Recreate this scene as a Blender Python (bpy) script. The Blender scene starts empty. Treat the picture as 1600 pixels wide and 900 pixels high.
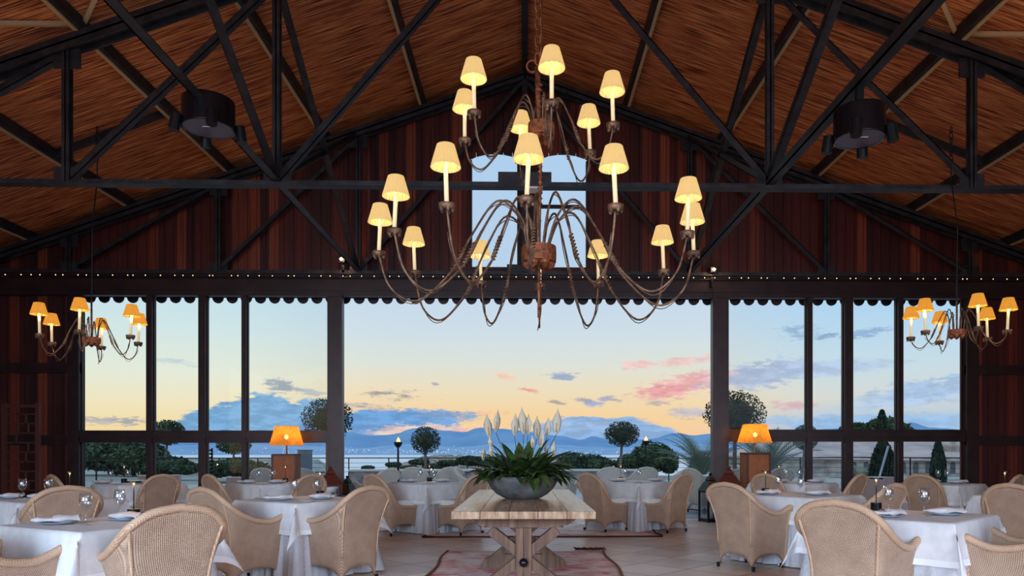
import bpy, math, random
from math import sin, cos, pi, sqrt, atan, atan2, radians, degrees, floor
from mathutils import Vector, Matrix, noise
random.seed(7)
S = bpy.context.scene
COL = S.collection

# ------------------------------------------------------------------ camera
F, PX, PY, EYE = 1150.0, 842.0, 708.0, 1.25      # focal length in px of a 1600 px frame, principal point, eye height
YAW = atan(22 / F)
cam_d = bpy.data.cameras.new('camera'); cam = bpy.data.objects.new('camera', cam_d); COL.objects.link(cam)
cam_d.sensor_width = 36; cam_d.lens = F / 1600 * 36
cam_d.shift_x = (800 - PX) / 1600; cam_d.shift_y = (PY - 450) / 1600
cam_d.clip_start = .05; cam_d.clip_end = 30000
cam.location = (0, 0, EYE); cam.rotation_euler = (pi / 2, 0, -YAW)
S.camera = cam
S.view_settings.view_transform = 'Standard'; S.view_settings.look = 'None'
S.view_settings.gamma = 1; S.view_settings.exposure = 0.0; S.view_settings.use_curve_mapping = False
try:
    S.cycles.use_denoising = True; S.cycles.max_bounces = 8; S.cycles.transparent_max_bounces = 16
    S.cycles.diffuse_bounces = 4; S.cycles.sample_clamp_indirect = 4; S.cycles.caustics_reflective = False; S.cycles.caustics_refractive = False
except Exception: pass

def srgb(r, g, b):
    f = lambda c: (c / 255 / 12.92) if c / 255 <= .04045 else ((c / 255 + .055) / 1.055) ** 2.4
    return (f(r), f(g), f(b), 1)
def W(px, d):                                     # pixel column at depth d -> world x, y
    u = (px - PX) / F * d
    return (u * cos(YAW) + d * sin(YAW), d * cos(YAW) - u * sin(YAW))
def wxy(u, d): return (u * cos(YAW) + d * sin(YAW), d * cos(YAW) - u * sin(YAW))
def Pz(px, py, z):                                # pixel on the level plane z
    return W(px, F * (EYE - z) / (py - PY))
def zat(py, d): return EYE + (PY - py) / F * d
def AE(px, py):                                   # pixel -> azimuth, elevation (deg) of the view direction
    tx, ty = (px - PX) / F, (PY - py) / F
    return degrees(atan(tx) + YAW), degrees(atan(ty / sqrt(1 + tx * tx)))
def XatY(px, Y):                                  # world x where the pixel column meets the plane y = Y
    t = math.tan(atan((px - PX) / F) + YAW); return t * Y

# ------------------------------------------------------------------ world: dusk sky with clouds
wd = bpy.data.worlds.new('dusk_sky'); S.world = wd; wd.use_nodes = True
WN, WL = wd.node_tree.nodes, wd.node_tree.links
WN.clear()
def mth(N, L, op, a, b=None, c=None, clamp=False):
    n = N.new('ShaderNodeMath'); n.operation = op; n.use_clamp = clamp
    for i, v in enumerate((a, b, c)):
        if v is None: continue
        if isinstance(v, (int, float)): n.inputs[i].default_value = v
        else: L.new(v, n.inputs[i])
    return n.outputs[0]
def ramp(N, L, fac, stops, interp='LINEAR'):
    n = N.new('ShaderNodeValToRGB'); n.color_ramp.interpolation = interp
    e = n.color_ramp.elements
    while len(e) < len(stops): e.new(.5)
    for k, (p, c) in enumerate(stops): e[k].position = p; e[k].color = c
    L.new(fac, n.inputs[0]); return n.outputs[0]
def mixc(N, L, fac, a, b, mode='MIX'):
    n = N.new('ShaderNodeMix'); n.data_type = 'RGBA'; n.blend_type = mode
    for i, v in ((0, fac), (6, a), (7, b)):
        if isinstance(v, (int, float)): n.inputs[i].default_value = v
        elif isinstance(v, tuple): n.inputs[i].default_value = v
        else: L.new(v, n.inputs[i])
    return n.outputs[2]
def maprange(N, L, v, a, b, c=0, d=1, smooth=True):
    n = N.new('ShaderNodeMapRange'); n.interpolation_type = 'SMOOTHSTEP' if smooth else 'LINEAR'
    L.new(v, n.inputs[0])
    for k, x in zip((1, 2, 3, 4), (a, b, c, d)): n.inputs[k].default_value = x
    return n.outputs[0]
tc = WN.new('ShaderNodeTexCoord'); sp = WN.new('ShaderNodeSeparateXYZ'); WL.new(tc.outputs['Generated'], sp.inputs[0])
dx_, dy_, dz_ = sp.outputs
m = lambda *a, **k: mth(WN, WL, *a, **k)
AZ = m('MULTIPLY', m('ARCTAN2', dx_, dy_), 180 / pi)
EL = m('MULTIPLY', m('ARCTAN2', dz_, m('SQRT', m('ADD', m('MULTIPLY', dx_, dx_), m('MULTIPLY', dy_, dy_)))), 180 / pi)
cx = WN.new('ShaderNodeCombineXYZ'); WL.new(m('MULTIPLY', AZ, .45), cx.inputs[0]); WL.new(m('MULTIPLY', EL, 1.5), cx.inputs[1])
def wnoise(scale, det, rough, seed):
    n = WN.new('ShaderNodeTexNoise'); n.inputs['Scale'].default_value = scale; n.inputs['Detail'].default_value = det
    n.inputs['Roughness'].default_value = rough
    a = WN.new('ShaderNodeVectorMath'); a.operation = 'ADD'; a.inputs[1].default_value = (seed, seed * 2.3, seed * .7)
    WL.new(cx.outputs[0], a.inputs[0]); WL.new(a.outputs[0], n.inputs['Vector']); return n.outputs[0]
n1 = m('SUBTRACT', wnoise(.55, 7, .62, 3.1), .5); n2 = m('SUBTRACT', wnoise(.8, 7, .66, 11.7), .5); n3 = wnoise(1.3, 6, .6, 23.0)
elf = maprange(WN, WL, EL, 0, 24, 0, 1, False)
def g(py): return max(0, min(1, AE(800, py)[1] / 24))
rampL = ramp(WN, WL, elf, [(0, srgb(250, 205, 150)), (g(672), srgb(254, 226, 168)), (g(640), srgb(252, 236, 194)), (g(595), srgb(240, 242, 222)), (g(540), srgb(222, 238, 234)), (g(480), srgb(204, 232, 242)), (1, srgb(196, 226, 246))])
rampC = ramp(WN, WL, elf, [(0, srgb(232, 184, 158)), (g(680), srgb(246, 206, 158)), (g(650), srgb(246, 212, 160)), (g(612), srgb(238, 222, 188)), (g(572), srgb(222, 226, 216)), (g(525), srgb(208, 223, 231)), (g(475), srgb(198, 218, 236)), (1, srgb(180, 212, 244))])
rampR = ramp(WN, WL, elf, [(0, srgb(150, 188, 226)), (g(668), srgb(176, 204, 230)), (g(630), srgb(224, 224, 216)), (g(580), srgb(208, 228, 236)), (g(500), srgb(186, 220, 246)), (1, srgb(172, 208, 246))])
fL = maprange(WN, WL, AZ, AE(300, 600)[0], AE(620, 600)[0]); fR = maprange(WN, WL, AZ, AE(1060, 600)[0], AE(1330, 600)[0])
base = mixc(WN, WL, fR, mixc(WN, WL, fL, rampL, rampC), rampR)
nh1 = m('SUBTRACT', wnoise(2.2, 8, .68, 31.0), .5); nh2 = m('SUBTRACT', wnoise(2.6, 8, .7, 47.0), .5)
def cloud(px, py, rx, ry, colr, amt=1, slope=0, wob=1.0, soft=.45, det=.0):
    global base
    small = rx < 100
    N1, N2 = (nh1, nh2) if small else (n1, n2)
    if small: rx *= 1.25; ry *= 1.5; wob *= 1.7; amt *= .92; soft = min(soft, .12)
    a0, e0 = AE(px, py); k = 180 / pi / F
    rx *= k; ry *= k
    ax = m('ADD', m('SUBTRACT', AZ, a0), m('MULTIPLY', N1, wob * rx * 1.2))
    ey = m('ADD', m('SUBTRACT', EL, e0), m('ADD', m('MULTIPLY', N2, wob * ry * 2.2), m('MULTIPLY', nh1, .0 if small else .55)))
    ey = m('SUBTRACT', ey, m('MULTIPLY', ax, slope))
    r = m('ADD', m('POWER', m('ABSOLUTE', m('DIVIDE', ax, rx)), 2.0), m('POWER', m('ABSOLUTE', m('DIVIDE', ey, ry)), 2.0))
    k_ = maprange(WN, WL, r, 1.0, soft, 0, amt)
    if det: k_ = m('MULTIPLY', k_, maprange(WN, WL, n3, det, det + .18))
    c2 = tuple(min(255, c * 1.07 + 8) for c in colr)
    base = mixc(WN, WL, k_, base, mixc(WN, WL, maprange(WN, WL, n3, .4, .62), srgb(*colr), srgb(*c2)))
B1, B2, PK, GR = (104, 152, 204), (128, 168, 212), (226, 158, 160), (132, 142, 172)
cloud(430, 668, 135, 48, (120, 166, 206), 1, 0, .7, .75)
cloud(330, 695, 120, 24, (128, 170, 212), 1, 0, .6, .7)
cloud(590, 672, 130, 30, B1, 1, .03, .6, .72)
cloud(660, 650, 90, 9, B1, 1, -.02, .8, .6)
cloud(660, 674, 90, 9, (246, 206, 176), .9, .04, .8, .5)
cloud(690, 676, 60, 6, (206, 150, 160), .8, .0, 1., .3, .35)
cloud(935, 682, 125, 32, B2, .95, 0, .45, .75)
cloud(900, 664, 90, 5, (150, 178, 212), .8, 0, .6, .4)
cloud(570, 635, 38, 4, GR, .8, -.05, 1.2, .3, .35)
cloud(610, 617, 50, 6, (120, 120, 140), .85, 0, 1.4, .3, .45)
cloud(440, 603, 26, 6, (116, 142, 172), .8, -.2, 1, .3)
cloud(485, 612, 30, 4, (150, 165, 185), .7, -.1, 1, .3)
cloud(880, 588, 24, 5, (140, 160, 196), .9, 0, 1, .3)
cloud(788, 589, 20, 4, (246, 190, 168), .9, -.2, 1, .3)
cloud(826, 610, 15, 3, (220, 140, 140), .9, -.15, 1, .3)
cloud(768, 645, 26, 3, (244, 186, 150), .8, 0, 1, .3)
cloud(914, 626, 18, 3.5, GR, .8, -.15, 1, .3)
cloud(928, 631, 17, 3.5, (150, 165, 205), .9, 0, 1, .3)
cloud(952, 624, 18, 3.5, (140, 150, 180), .9, -.1, 1, .3)
cloud(870, 629, 14, 2.5, (130, 130, 145), .7, -.15, 1, .3)
cloud(995, 570, 26, 6, (232, 182, 178), .8, .05, 1, .2)
cloud(1070, 564, 50, 5, (232, 178, 176), .7, .1, 1, .2)
cloud(1070, 602, 75, 13, (224, 164, 168), .95, .22, .8, .1)
cloud(1030, 610, 40, 6, (222, 150, 156), .8, .1, .8, .2)
cloud(1190, 585, 80, 15, (162, 178, 210), .9, .15, .8, .15)
cloud(1300, 575, 110, 14, (176, 194, 222), .8, .05, 1, .1)
cloud(1080, 645, 36, 7, (176, 176, 196), .8, .05, 1, .2)
cloud(1030, 630, 18, 3, (160, 150, 170), .7, 0, 1, .3)
cloud(1245, 633, 34, 6, (214, 170, 178), .8, 0, 1, .2)
cloud(1250, 518, 26, 9, (126, 158, 192), .8, 0, 1.5, .1, .4)
cloud(1290, 525, 18, 3, (120, 150, 186), .8, .1, 1, .3)
cloud(1355, 520, 36, 4, (128, 160, 198), .85, .12, 1, .3)
cloud(1460, 606, 80, 12, (150, 180, 220), .8, .1, 1, .1)
cloud(1420, 625, 110, 16, (170, 196, 228), .7, .05, 1, .1)
cloud(1330, 660, 190, 14, (148, 184, 224), .8, 0, 1, .2)
cloud(680, 600, 6, 2, GR, .7, 0, 1, .3)
cloud(150, 658, 26, 4, (168, 166, 176), .8, 0, 1, .3)
cloud(270, 565, 30, 3, (190, 205, 210), .7, -.08, 1, .3)
cloud(200, 657, 22, 4, (160, 160, 175), .9, 0, 1.4, .2)
bg = WN.new('ShaderNodeBackground'); wo = WN.new('ShaderNodeOutputWorld')
WL.new(base, bg.inputs[0]); bg.inputs[1].default_value = 1.0; WL.new(bg.outputs[0], wo.inputs[0])
wd.cycles.sampling_method = 'MANUAL'; wd.cycles.sample_map_resolution = 512

# ------------------------------------------------------------------ fill lamps added behind the camera, brightening the hall like daylight from its rear
def area(name, loc, rot, sx, sy, power, colr):
    l = bpy.data.lights.new(name, 'AREA'); l.shape = 'RECTANGLE'; l.size = sx; l.size_y = sy; l.energy = power; l.color = colr; l.spread = radians(95)
    o = bpy.data.objects.new(name, l); COL.objects.link(o); o.location = loc; o.rotation_euler = rot; return o
area('rear_fill_light', (-4.5, -4.5, 2.6), (radians(62), 0, radians(-20)), 6.5, 3.6, 500, (.56, .76, 1.0))
area('rear_fill_light_east', (5.5, -4.5, 2.6), (radians(62), 0, radians(22)), 5.5, 3.6, 270, (.68, .80, 1.0))

# ------------------------------------------------------------------ materials
MATS = {}
def mat(name, col, rough=.6, metal=0, spec=.4, bump=None, colfn=None, emit=None, estr=0, trans=0):
    if name in MATS: return MATS[name]
    M = bpy.data.materials.new(name); M.use_nodes = True; N, L = M.node_tree.nodes, M.node_tree.links
    p = N['Principled BSDF']; p.inputs['Base Color'].default_value = col if len(col) == 4 else (*col, 1)
    p.inputs['Roughness'].default_value = rough; p.inputs['Metallic'].default_value = metal
    p.inputs['Specular IOR Level'].default_value = spec
    if emit: p.inputs['Emission Color'].default_value = (*emit[:3], 1); p.inputs['Emission Strength'].default_value = estr
    if colfn:
        c, h = colfn(N, L)
        if c is not None: L.new(c, p.inputs['Base Color'])
        if h is not None:
            b = N.new('ShaderNodeBump'); b.inputs['Strength'].default_value = bump or .3; b.inputs['Distance'].default_value = .01
            L.new(h, b.inputs['Height']); L.new(b.outputs[0], p.inputs['Normal'])
    MATS[name] = M; return M
def ocoord(N, L, scale=(1, 1, 1), rot=(0, 0, 0)):
    t = N.new('ShaderNodeTexCoord'); mp = N.new('ShaderNodeMapping'); mp.inputs['Scale'].default_value = scale; mp.inputs['Rotation'].default_value = rot
    L.new(t.outputs['Object'], mp.inputs[0]); return mp.outputs[0]
def nz(N, L, vec, scale, det=4, rough=.55):
    n = N.new('ShaderNodeTexNoise'); n.inputs['Scale'].default_value = scale; n.inputs['Detail'].default_value = det; n.inputs['Roughness'].default_value = rough
    L.new(vec, n.inputs['Vector']); return n.outputs[0]
def streaky(c0, c1, c2, scale, nscale=1.0, lo=.3, hi=.7):
    def fn(N, L):
        v = ocoord(N, L, scale); a = nz(N, L, v, nscale, 5, .65)
        return ramp(N, L, a, [(lo, c0), ((lo + hi) / 2, c1), (hi, c2)]), a
    return fn
def mottled(c0, c1, sc, det=4):
    def fn(N, L):
        a = nz(N, L, ocoord(N, L), sc, det); return ramp(N, L, a, [(.35, c0), (.65, c1)]), a
    return fn
def planks_fn(w, c0, c1, c2, axis=0):
    def fn(N, L):
        t = N.new('ShaderNodeTexCoord'); s = N.new('ShaderNodeSeparateXYZ'); L.new(t.outputs['Object'], s.inputs[0])
        k = mth(N, L, 'FLOOR', mth(N, L, 'DIVIDE', s.outputs[axis], w))
        wn = N.new('ShaderNodeTexWhiteNoise'); wn.noise_dimensions = '1D'; L.new(k, wn.inputs['W'])
        c = ramp(N, L, wn.outputs[0], [(0, c0), (.7, c1), (1, c2)])
        a = nz(N, L, ocoord(N, L, (30, 30, 1.2)), 1.0, 5)
        c = mixc(N, L, .55, c, mixc(N, L, 1.0, c, ramp(N, L, a, [(.3, (.35, .35, .35, 1)), (.7, (1.5, 1.5, 1.5, 1))]), 'MULTIPLY'))
        return c, a
    return fn
def weave_fn(c0, c1, k=330):
    def fn(N, L):
        t = N.new('ShaderNodeTexCoord'); s = N.new('ShaderNodeSeparateXYZ'); L.new(t.outputs['Object'], s.inputs[0])
        x, y, z = s.outputs
        u = mth(N, L, 'ADD', x, y)
        a = mth(N, L, 'SINE', mth(N, L, 'MULTIPLY', mth(N, L, 'ADD', mth(N, L, 'MULTIPLY', u, .6), z), k * 1.6))
        b = mth(N, L, 'SINE', mth(N, L, 'MULTIPLY', mth(N, L, 'SUBTRACT', mth(N, L, 'MULTIPLY', u, 1.4), z), k * .7))
        h = mth(N, L, 'ADD', mth(N, L, 'MULTIPLY', mth(N, L, 'MULTIPLY', a, b), .35), .5)
        v = nz(N, L, ocoord(N, L), 9, 3)
        h2 = mth(N, L, 'ADD', mth(N, L, 'MULTIPLY', h, .75), mth(N, L, 'MULTIPLY', v, .25))
        return ramp(N, L, h2, [(.2, c0), (.7, c1)]), h
    return fn
ROOF = mat('reed_ceiling', (.3, .15, .07), .75, bump=.8, colfn=streaky(srgb(70, 30, 16), srgb(196, 106, 60), srgb(240, 170, 108), (1.3, 50, 3), 1.0, .38, .64))
PLANK = mat('mahogany_planks', (.08, .02, .015), .55, bump=.25, colfn=planks_fn(.17, srgb(54, 18, 18), srgb(92, 32, 26), srgb(150, 72, 44)))
STEEL = mat('dark_steel', srgb(44, 44, 52), .5, .35, bump=.1, colfn=mottled(srgb(38, 37, 42), srgb(62, 59, 64), 6))
TRIMW = mat('painted_lath', srgb(196, 164, 124), .7)
FRAME = mat('bronze_window_frame', srgb(52, 34, 36), .4, .2, colfn=mottled(srgb(46, 30, 32), srgb(60, 40, 40), 4))
WICK = mat('rattan_weave', srgb(206, 168, 132), .6, bump=.6, colfn=weave_fn(srgb(116, 86, 68), srgb(214, 180, 154), 270))
RIM = mat('rattan_rim', srgb(210, 176, 144), .5, bump=.4, colfn=weave_fn(srgb(158, 120, 94), srgb(216, 180, 150), 240))
WICKW = mat('pale_rattan_weave', srgb(216, 208, 198), .6, bump=.4, colfn=weave_fn(srgb(176, 166, 156), srgb(228, 220, 208)))
CUSH = mat('cream_cushion', srgb(232, 228, 222), .85, bump=.1, colfn=mottled(srgb(226, 222, 216), srgb(238, 234, 228), 30))
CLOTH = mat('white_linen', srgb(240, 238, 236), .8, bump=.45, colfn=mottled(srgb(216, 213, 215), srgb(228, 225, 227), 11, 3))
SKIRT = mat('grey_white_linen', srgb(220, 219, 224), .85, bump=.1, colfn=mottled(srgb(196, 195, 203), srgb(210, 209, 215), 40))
HEM = mat('linen_hem', srgb(238, 237, 240), .75)
NAPK = mat('grey_linen_napkin', srgb(214, 204, 206), .8)
PLATE = mat('grey_glazed_plate', srgb(150, 166, 180), .3)
BLACK = mat('black_lacquer', srgb(14, 16, 22), .18, .1)
BLKM = mat('matt_black_metal', srgb(26, 26, 30), .45, .5)
BRASS = mat('aged_iron', srgb(120, 92, 74), .5, .5, colfn=mottled(srgb(86, 62, 52), srgb(150, 116, 92), 14))
RUST = mat('rusted_iron', srgb(140, 82, 54), .6, .4, colfn=mottled(srgb(100, 56, 38), srgb(170, 100, 64), 25))
CANDLE = mat('candle_sleeve', srgb(250, 226, 180), .5, emit=(1, .72, .34), estr=.32)
WOOD = mat('bleached_oak', srgb(196, 158, 120), .24, bump=.2, colfn=streaky(srgb(124, 90, 66), srgb(172, 138, 110), srgb(204, 174, 146), (9, .7, 3), 2.2, .28, .7))
WOODD = mat('aged_oak_base', srgb(142, 104, 76), .55, bump=.3, colfn=streaky(srgb(62, 40, 30), srgb(104, 74, 56), srgb(134, 100, 76), (14, 14, 1.2), 1.6, .28, .7))
STONEB = mat('grey_stone_bowl', srgb(92, 92, 92), .6, bump=.3, colfn=mottled(srgb(74, 74, 76), srgb(112, 110, 108), 9, 7))
LEAF = mat('lily_leaf', srgb(30, 62, 30), .35, colfn=mottled(srgb(24, 48, 26), srgb(78, 98, 48), 12))
PETAL = mat('lily_spathe', srgb(200, 188, 168), .6)
SPADX = mat('lily_spadix', srgb(190, 150, 90), .7)
STALK = mat('lily_stalk', srgb(52, 84, 50), .5)
TREE = mat('topiary_leaf', srgb(46, 58, 46), .6, colfn=mottled(srgb(30, 42, 32), srgb(74, 84, 66), 3))
PINE = mat('pine_foliage', srgb(40, 58, 44), .7, colfn=mottled(srgb(40, 58, 44), srgb(88, 106, 74), 1.5))
CYPR = mat('cypress_foliage', srgb(34, 58, 46), .7, colfn=mottled(srgb(22, 42, 34), srgb(52, 78, 58), 2))
BARK = mat('grey_bark', srgb(108, 98, 92), .85, bump=.5, colfn=mottled(srgb(84, 74, 68), srgb(132, 122, 114), 14))
PALM = mat('palm_frond', srgb(122, 134, 112), .6)
TERR = mat('mahogany_shelf', srgb(86, 42, 30), .5)
def shade_mat(name, emc, e, base_c):
    M = bpy.data.materials.new(name); M.use_nodes = True; N, L = M.node_tree.nodes, M.node_tree.links; N.clear()
    o = N.new('ShaderNodeOutputMaterial'); d = N.new('ShaderNodeBsdfDiffuse'); t = N.new('ShaderNodeBsdfTranslucent'); em = N.new('ShaderNodeEmission')
    d.inputs[0].default_value = base_c; t.inputs[0].default_value = base_c; em.inputs[0].default_value = (*emc, 1); em.inputs[1].default_value = e
    mx = N.new('ShaderNodeMixShader'); mx.inputs[0].default_value = .55; ad = N.new('ShaderNodeAddShader')
    L.new(d.outputs[0], mx.inputs[1]); L.new(t.outputs[0], mx.inputs[2]); L.new(mx.outputs[0], ad.inputs[0]); L.new(em.outputs[0], ad.inputs[1]); L.new(ad.outputs[0], o.inputs[0])
    MATS[name] = M; return M
SHADE = shade_mat('pleated_cream_shade', (1, .74, .34), .52, srgb(170, 146, 96))
SHADEO = shade_mat('pleated_amber_shade', (1, .50, .07), .5, srgb(150, 100, 36))
SHADEF = shade_mat('woven_amber_shade', (1, .42, .05), .2, srgb(230, 140, 40))
_N, _L = SHADEF.node_tree.nodes, SHADEF.node_tree.links
_c = ramp(_N, _L, nz(_N, _L, ocoord(_N, _L, (60, 60, 14), (.5, .5, 0)), 1.0, 4, .7), [(.35, srgb(206, 128, 34)), (.65, srgb(244, 176, 80))])
_o = [n for n in _N if n.type == 'OUTPUT_MATERIAL'][0]; _tr = _N.new('ShaderNodeBsdfTransparent'); _mx = _N.new('ShaderNodeMixShader'); _mx.inputs[0].default_value = .34
_L.new(_o.inputs[0].links[0].from_socket, _mx.inputs[1]); _L.new(_tr.outputs[0], _mx.inputs[2]); _L.new(_mx.outputs[0], _o.inputs[0])
for _n in _N:
    if _n.type in ('BSDF_DIFFUSE', 'BSDF_TRANSLUCENT'): _L.new(_c, _n.inputs[0])
def emat(name, c, s):
    M = bpy.data.materials.new(name); M.use_nodes = True; N, L = M.node_tree.nodes, M.node_tree.links; N.clear()
    o = N.new('ShaderNodeOutputMaterial'); em = N.new('ShaderNodeEmission'); em.inputs[0].default_value = (*c, 1); em.inputs[1].default_value = s
    L.new(em.outputs[0], o.inputs[0]); return M
BULB = emat('warm_bulb', (1, .78, .42), 9); BULBS = emat('tiny_warm_bulb', (1, .6, .26), 4.5); GLOW = emat('lamp_diffuser', (1, .6, .25), 1.6)
FLAME = emat('torch_flame', (1, .5, .15), 3); CITY = emat('distant_lamp', (1, .92, .8), .9)
def glassy(name, tint, ior_f, gloss=.03, base_=.0):
    M = bpy.data.materials.new(name); M.use_nodes = True; N, L = M.node_tree.nodes, M.node_tree.links; N.clear()
    o = N.new('ShaderNodeOutputMaterial'); t = N.new('ShaderNodeBsdfTransparent'); t.inputs[0].default_value = tint
    gl = N.new('ShaderNodeBsdfGlossy'); gl.inputs['Roughness'].default_value = gloss; gl.inputs[0].default_value = (1, 1, 1, 1)
    lw = N.new('ShaderNodeLayerWeight'); lw.inputs[0].default_value = ior_f
    mx = N.new('ShaderNodeMixShader'); L.new(mth(N, L, 'ADD', mth(N, L, 'MULTIPLY', mth(N, L, 'POWER', lw.outputs[1], 3.0), .7), base_, clamp=True), mx.inputs[0]); L.new(t.outputs[0], mx.inputs[1]); L.new(gl.outputs[0], mx.inputs[2]); L.new(mx.outputs[0], o.inputs[0])
    return M
GLASS = glassy('wine_glass', (.93, .95, .97, 1), .5, .04, .09); PANE = glassy('window_glass', (.96, .98, .99, 1), .5, .0, .015)
LANG = glassy('lantern_glass', (.8, .86, .9, 1), .5, .05, .12)
def floor_fn(N, L):
    v = ocoord(N, L, (1, 1, 1), (0, 0, radians(45)))
    s = N.new('ShaderNodeSeparateXYZ'); L.new(v, s.inputs[0])
    def ln(ch):
        f = mth(N, L, 'FRACT', mth(N, L, 'DIVIDE', s.outputs[ch], .62)); f = mth(N, L, 'ABSOLUTE', mth(N, L, 'SUBTRACT', f, .5)); return maprange(N, L, f, .485, .495)
    j = mth(N, L, 'MAXIMUM', ln(0), ln(1))
    a = nz(N, L, ocoord(N, L), 1.1, 6, .6)
    wn = N.new('ShaderNodeTexWhiteNoise'); wn.noise_dimensions = '2D'
    fl = N.new('ShaderNodeVectorMath'); fl.operation = 'FLOOR'; sc = N.new('ShaderNodeVectorMath'); sc.operation = 'SCALE'; sc.inputs[3].default_value = 1 / .62
    L.new(v, sc.inputs[0]); L.new(sc.outputs[0], fl.inputs[0]); L.new(fl.outputs[0], wn.inputs['Vector'])
    c = ramp(N, L, mth(N, L, 'ADD', mth(N, L, 'MULTIPLY', a, .7), mth(N, L, 'MULTIPLY', wn.outputs[0], .3)), [(.3, srgb(196, 164, 148)), (.55, srgb(226, 200, 184)), (.75, srgb(240, 222, 208))])
    return mixc(N, L, j, c, srgb(104, 84, 76)), mth(N, L, 'SUBTRACT', mth(N, L, 'MULTIPLY', a, .4), j)
FLOOR = mat('stone_tile_floor', srgb(180, 150, 130), .36, bump=.3, colfn=floor_fn)
PAVE = mat('terrace_paving', srgb(150, 156, 166), .45, bump=.2, colfn=mottled(srgb(126, 134, 146), srgb(176, 180, 186), 1.2, 7))
def rug_fn(c0, c1, c2):
    def fn(N, L):
        a = nz(N, L, ocoord(N, L, (4.5, 24, 1)), 1.0, 5, .75); b = nz(N, L, ocoord(N, L, (2.2, 2.2, 1)), 1.0, 4)
        k = mth(N, L, 'ADD', mth(N, L, 'MULTIPLY', a, .6), mth(N, L, 'MULTIPLY', b, .4))
        return ramp(N, L, k, [(.39, c2), (.435, c1), (.48, c0), (.54, srgb(246, 230, 226))]), a
    return fn
RUG = mat('faded_rug', srgb(214, 150, 150), .9, bump=.5, colfn=rug_fn(srgb(236, 190, 188), srgb(222, 122, 132), srgb(150, 50, 70)))
RUG2 = mat('pale_rug', srgb(224, 204, 198), .9, bump=.4, colfn=rug_fn(srgb(230, 208, 204), srgb(214, 176, 170), srgb(130, 60, 60)))
RUGB = mat('rug_binding', srgb(140, 92, 66), .9); RUGD = mat('dark_rug_fringe', srgb(70, 30, 28), .95)
SEA = mat('sea_water', srgb(206, 222, 240), .3, 0, .8, bump=.06, colfn=lambda N, L: (None, nz(N, L, ocoord(N, L, (.05, .3, 1)), 1, 3)))
HILL = mat('hazy_mountain', srgb(74, 122, 178), 1, 0, 0, colfn=mottled(srgb(124, 160, 200), srgb(140, 174, 210), .0016, 6))  # distance haze is put into the base colour
HILL2 = mat('hazier_foothill', srgb(104, 144, 196), 1, 0, 0, colfn=mottled(srgb(146, 176, 210), srgb(162, 190, 220), .003, 6))  # paler still, the thicker haze painted into its colour
ROCK = mat('scrub_rock', srgb(120, 116, 112), .9, bump=.6, colfn=mottled(srgb(86, 86, 74), srgb(196, 172, 158), 1.4, 7))
STONEW = mat('rubble_stone', srgb(150, 140, 136), .85, bump=.7, colfn=mottled(srgb(112, 106, 106), srgb(176, 164, 156), 3.5, 7))
STONEP = mat('pale_render', srgb(178, 168, 164), .85, bump=.3, colfn=mottled(srgb(150, 140, 136), srgb(222, 208, 200), 1.6, 7))
ROOFT = mat('stone_roof', srgb(150, 134, 134), .9, bump=.3, colfn=mottled(srgb(174, 154, 154), srgb(216, 190, 180), .6, 6))
DARKH = mat('dark_opening', srgb(60, 62, 72), .9)
COPING = mat('pale_coping', srgb(206, 200, 196), .7)
REDWK = mat('russet_wicker', srgb(120, 66, 42), .6, bump=.6, colfn=weave_fn(srgb(70, 32, 20), srgb(190, 112, 70), 110))
RUSTL = mat('russet_lantern_metal', srgb(98, 44, 34), .55, .2)
PINKC = mat('rose_canvas', srgb(190, 150, 142), .85)
SILV = mat('silvery_streak', srgb(170, 178, 186), .35, .8)

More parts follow.
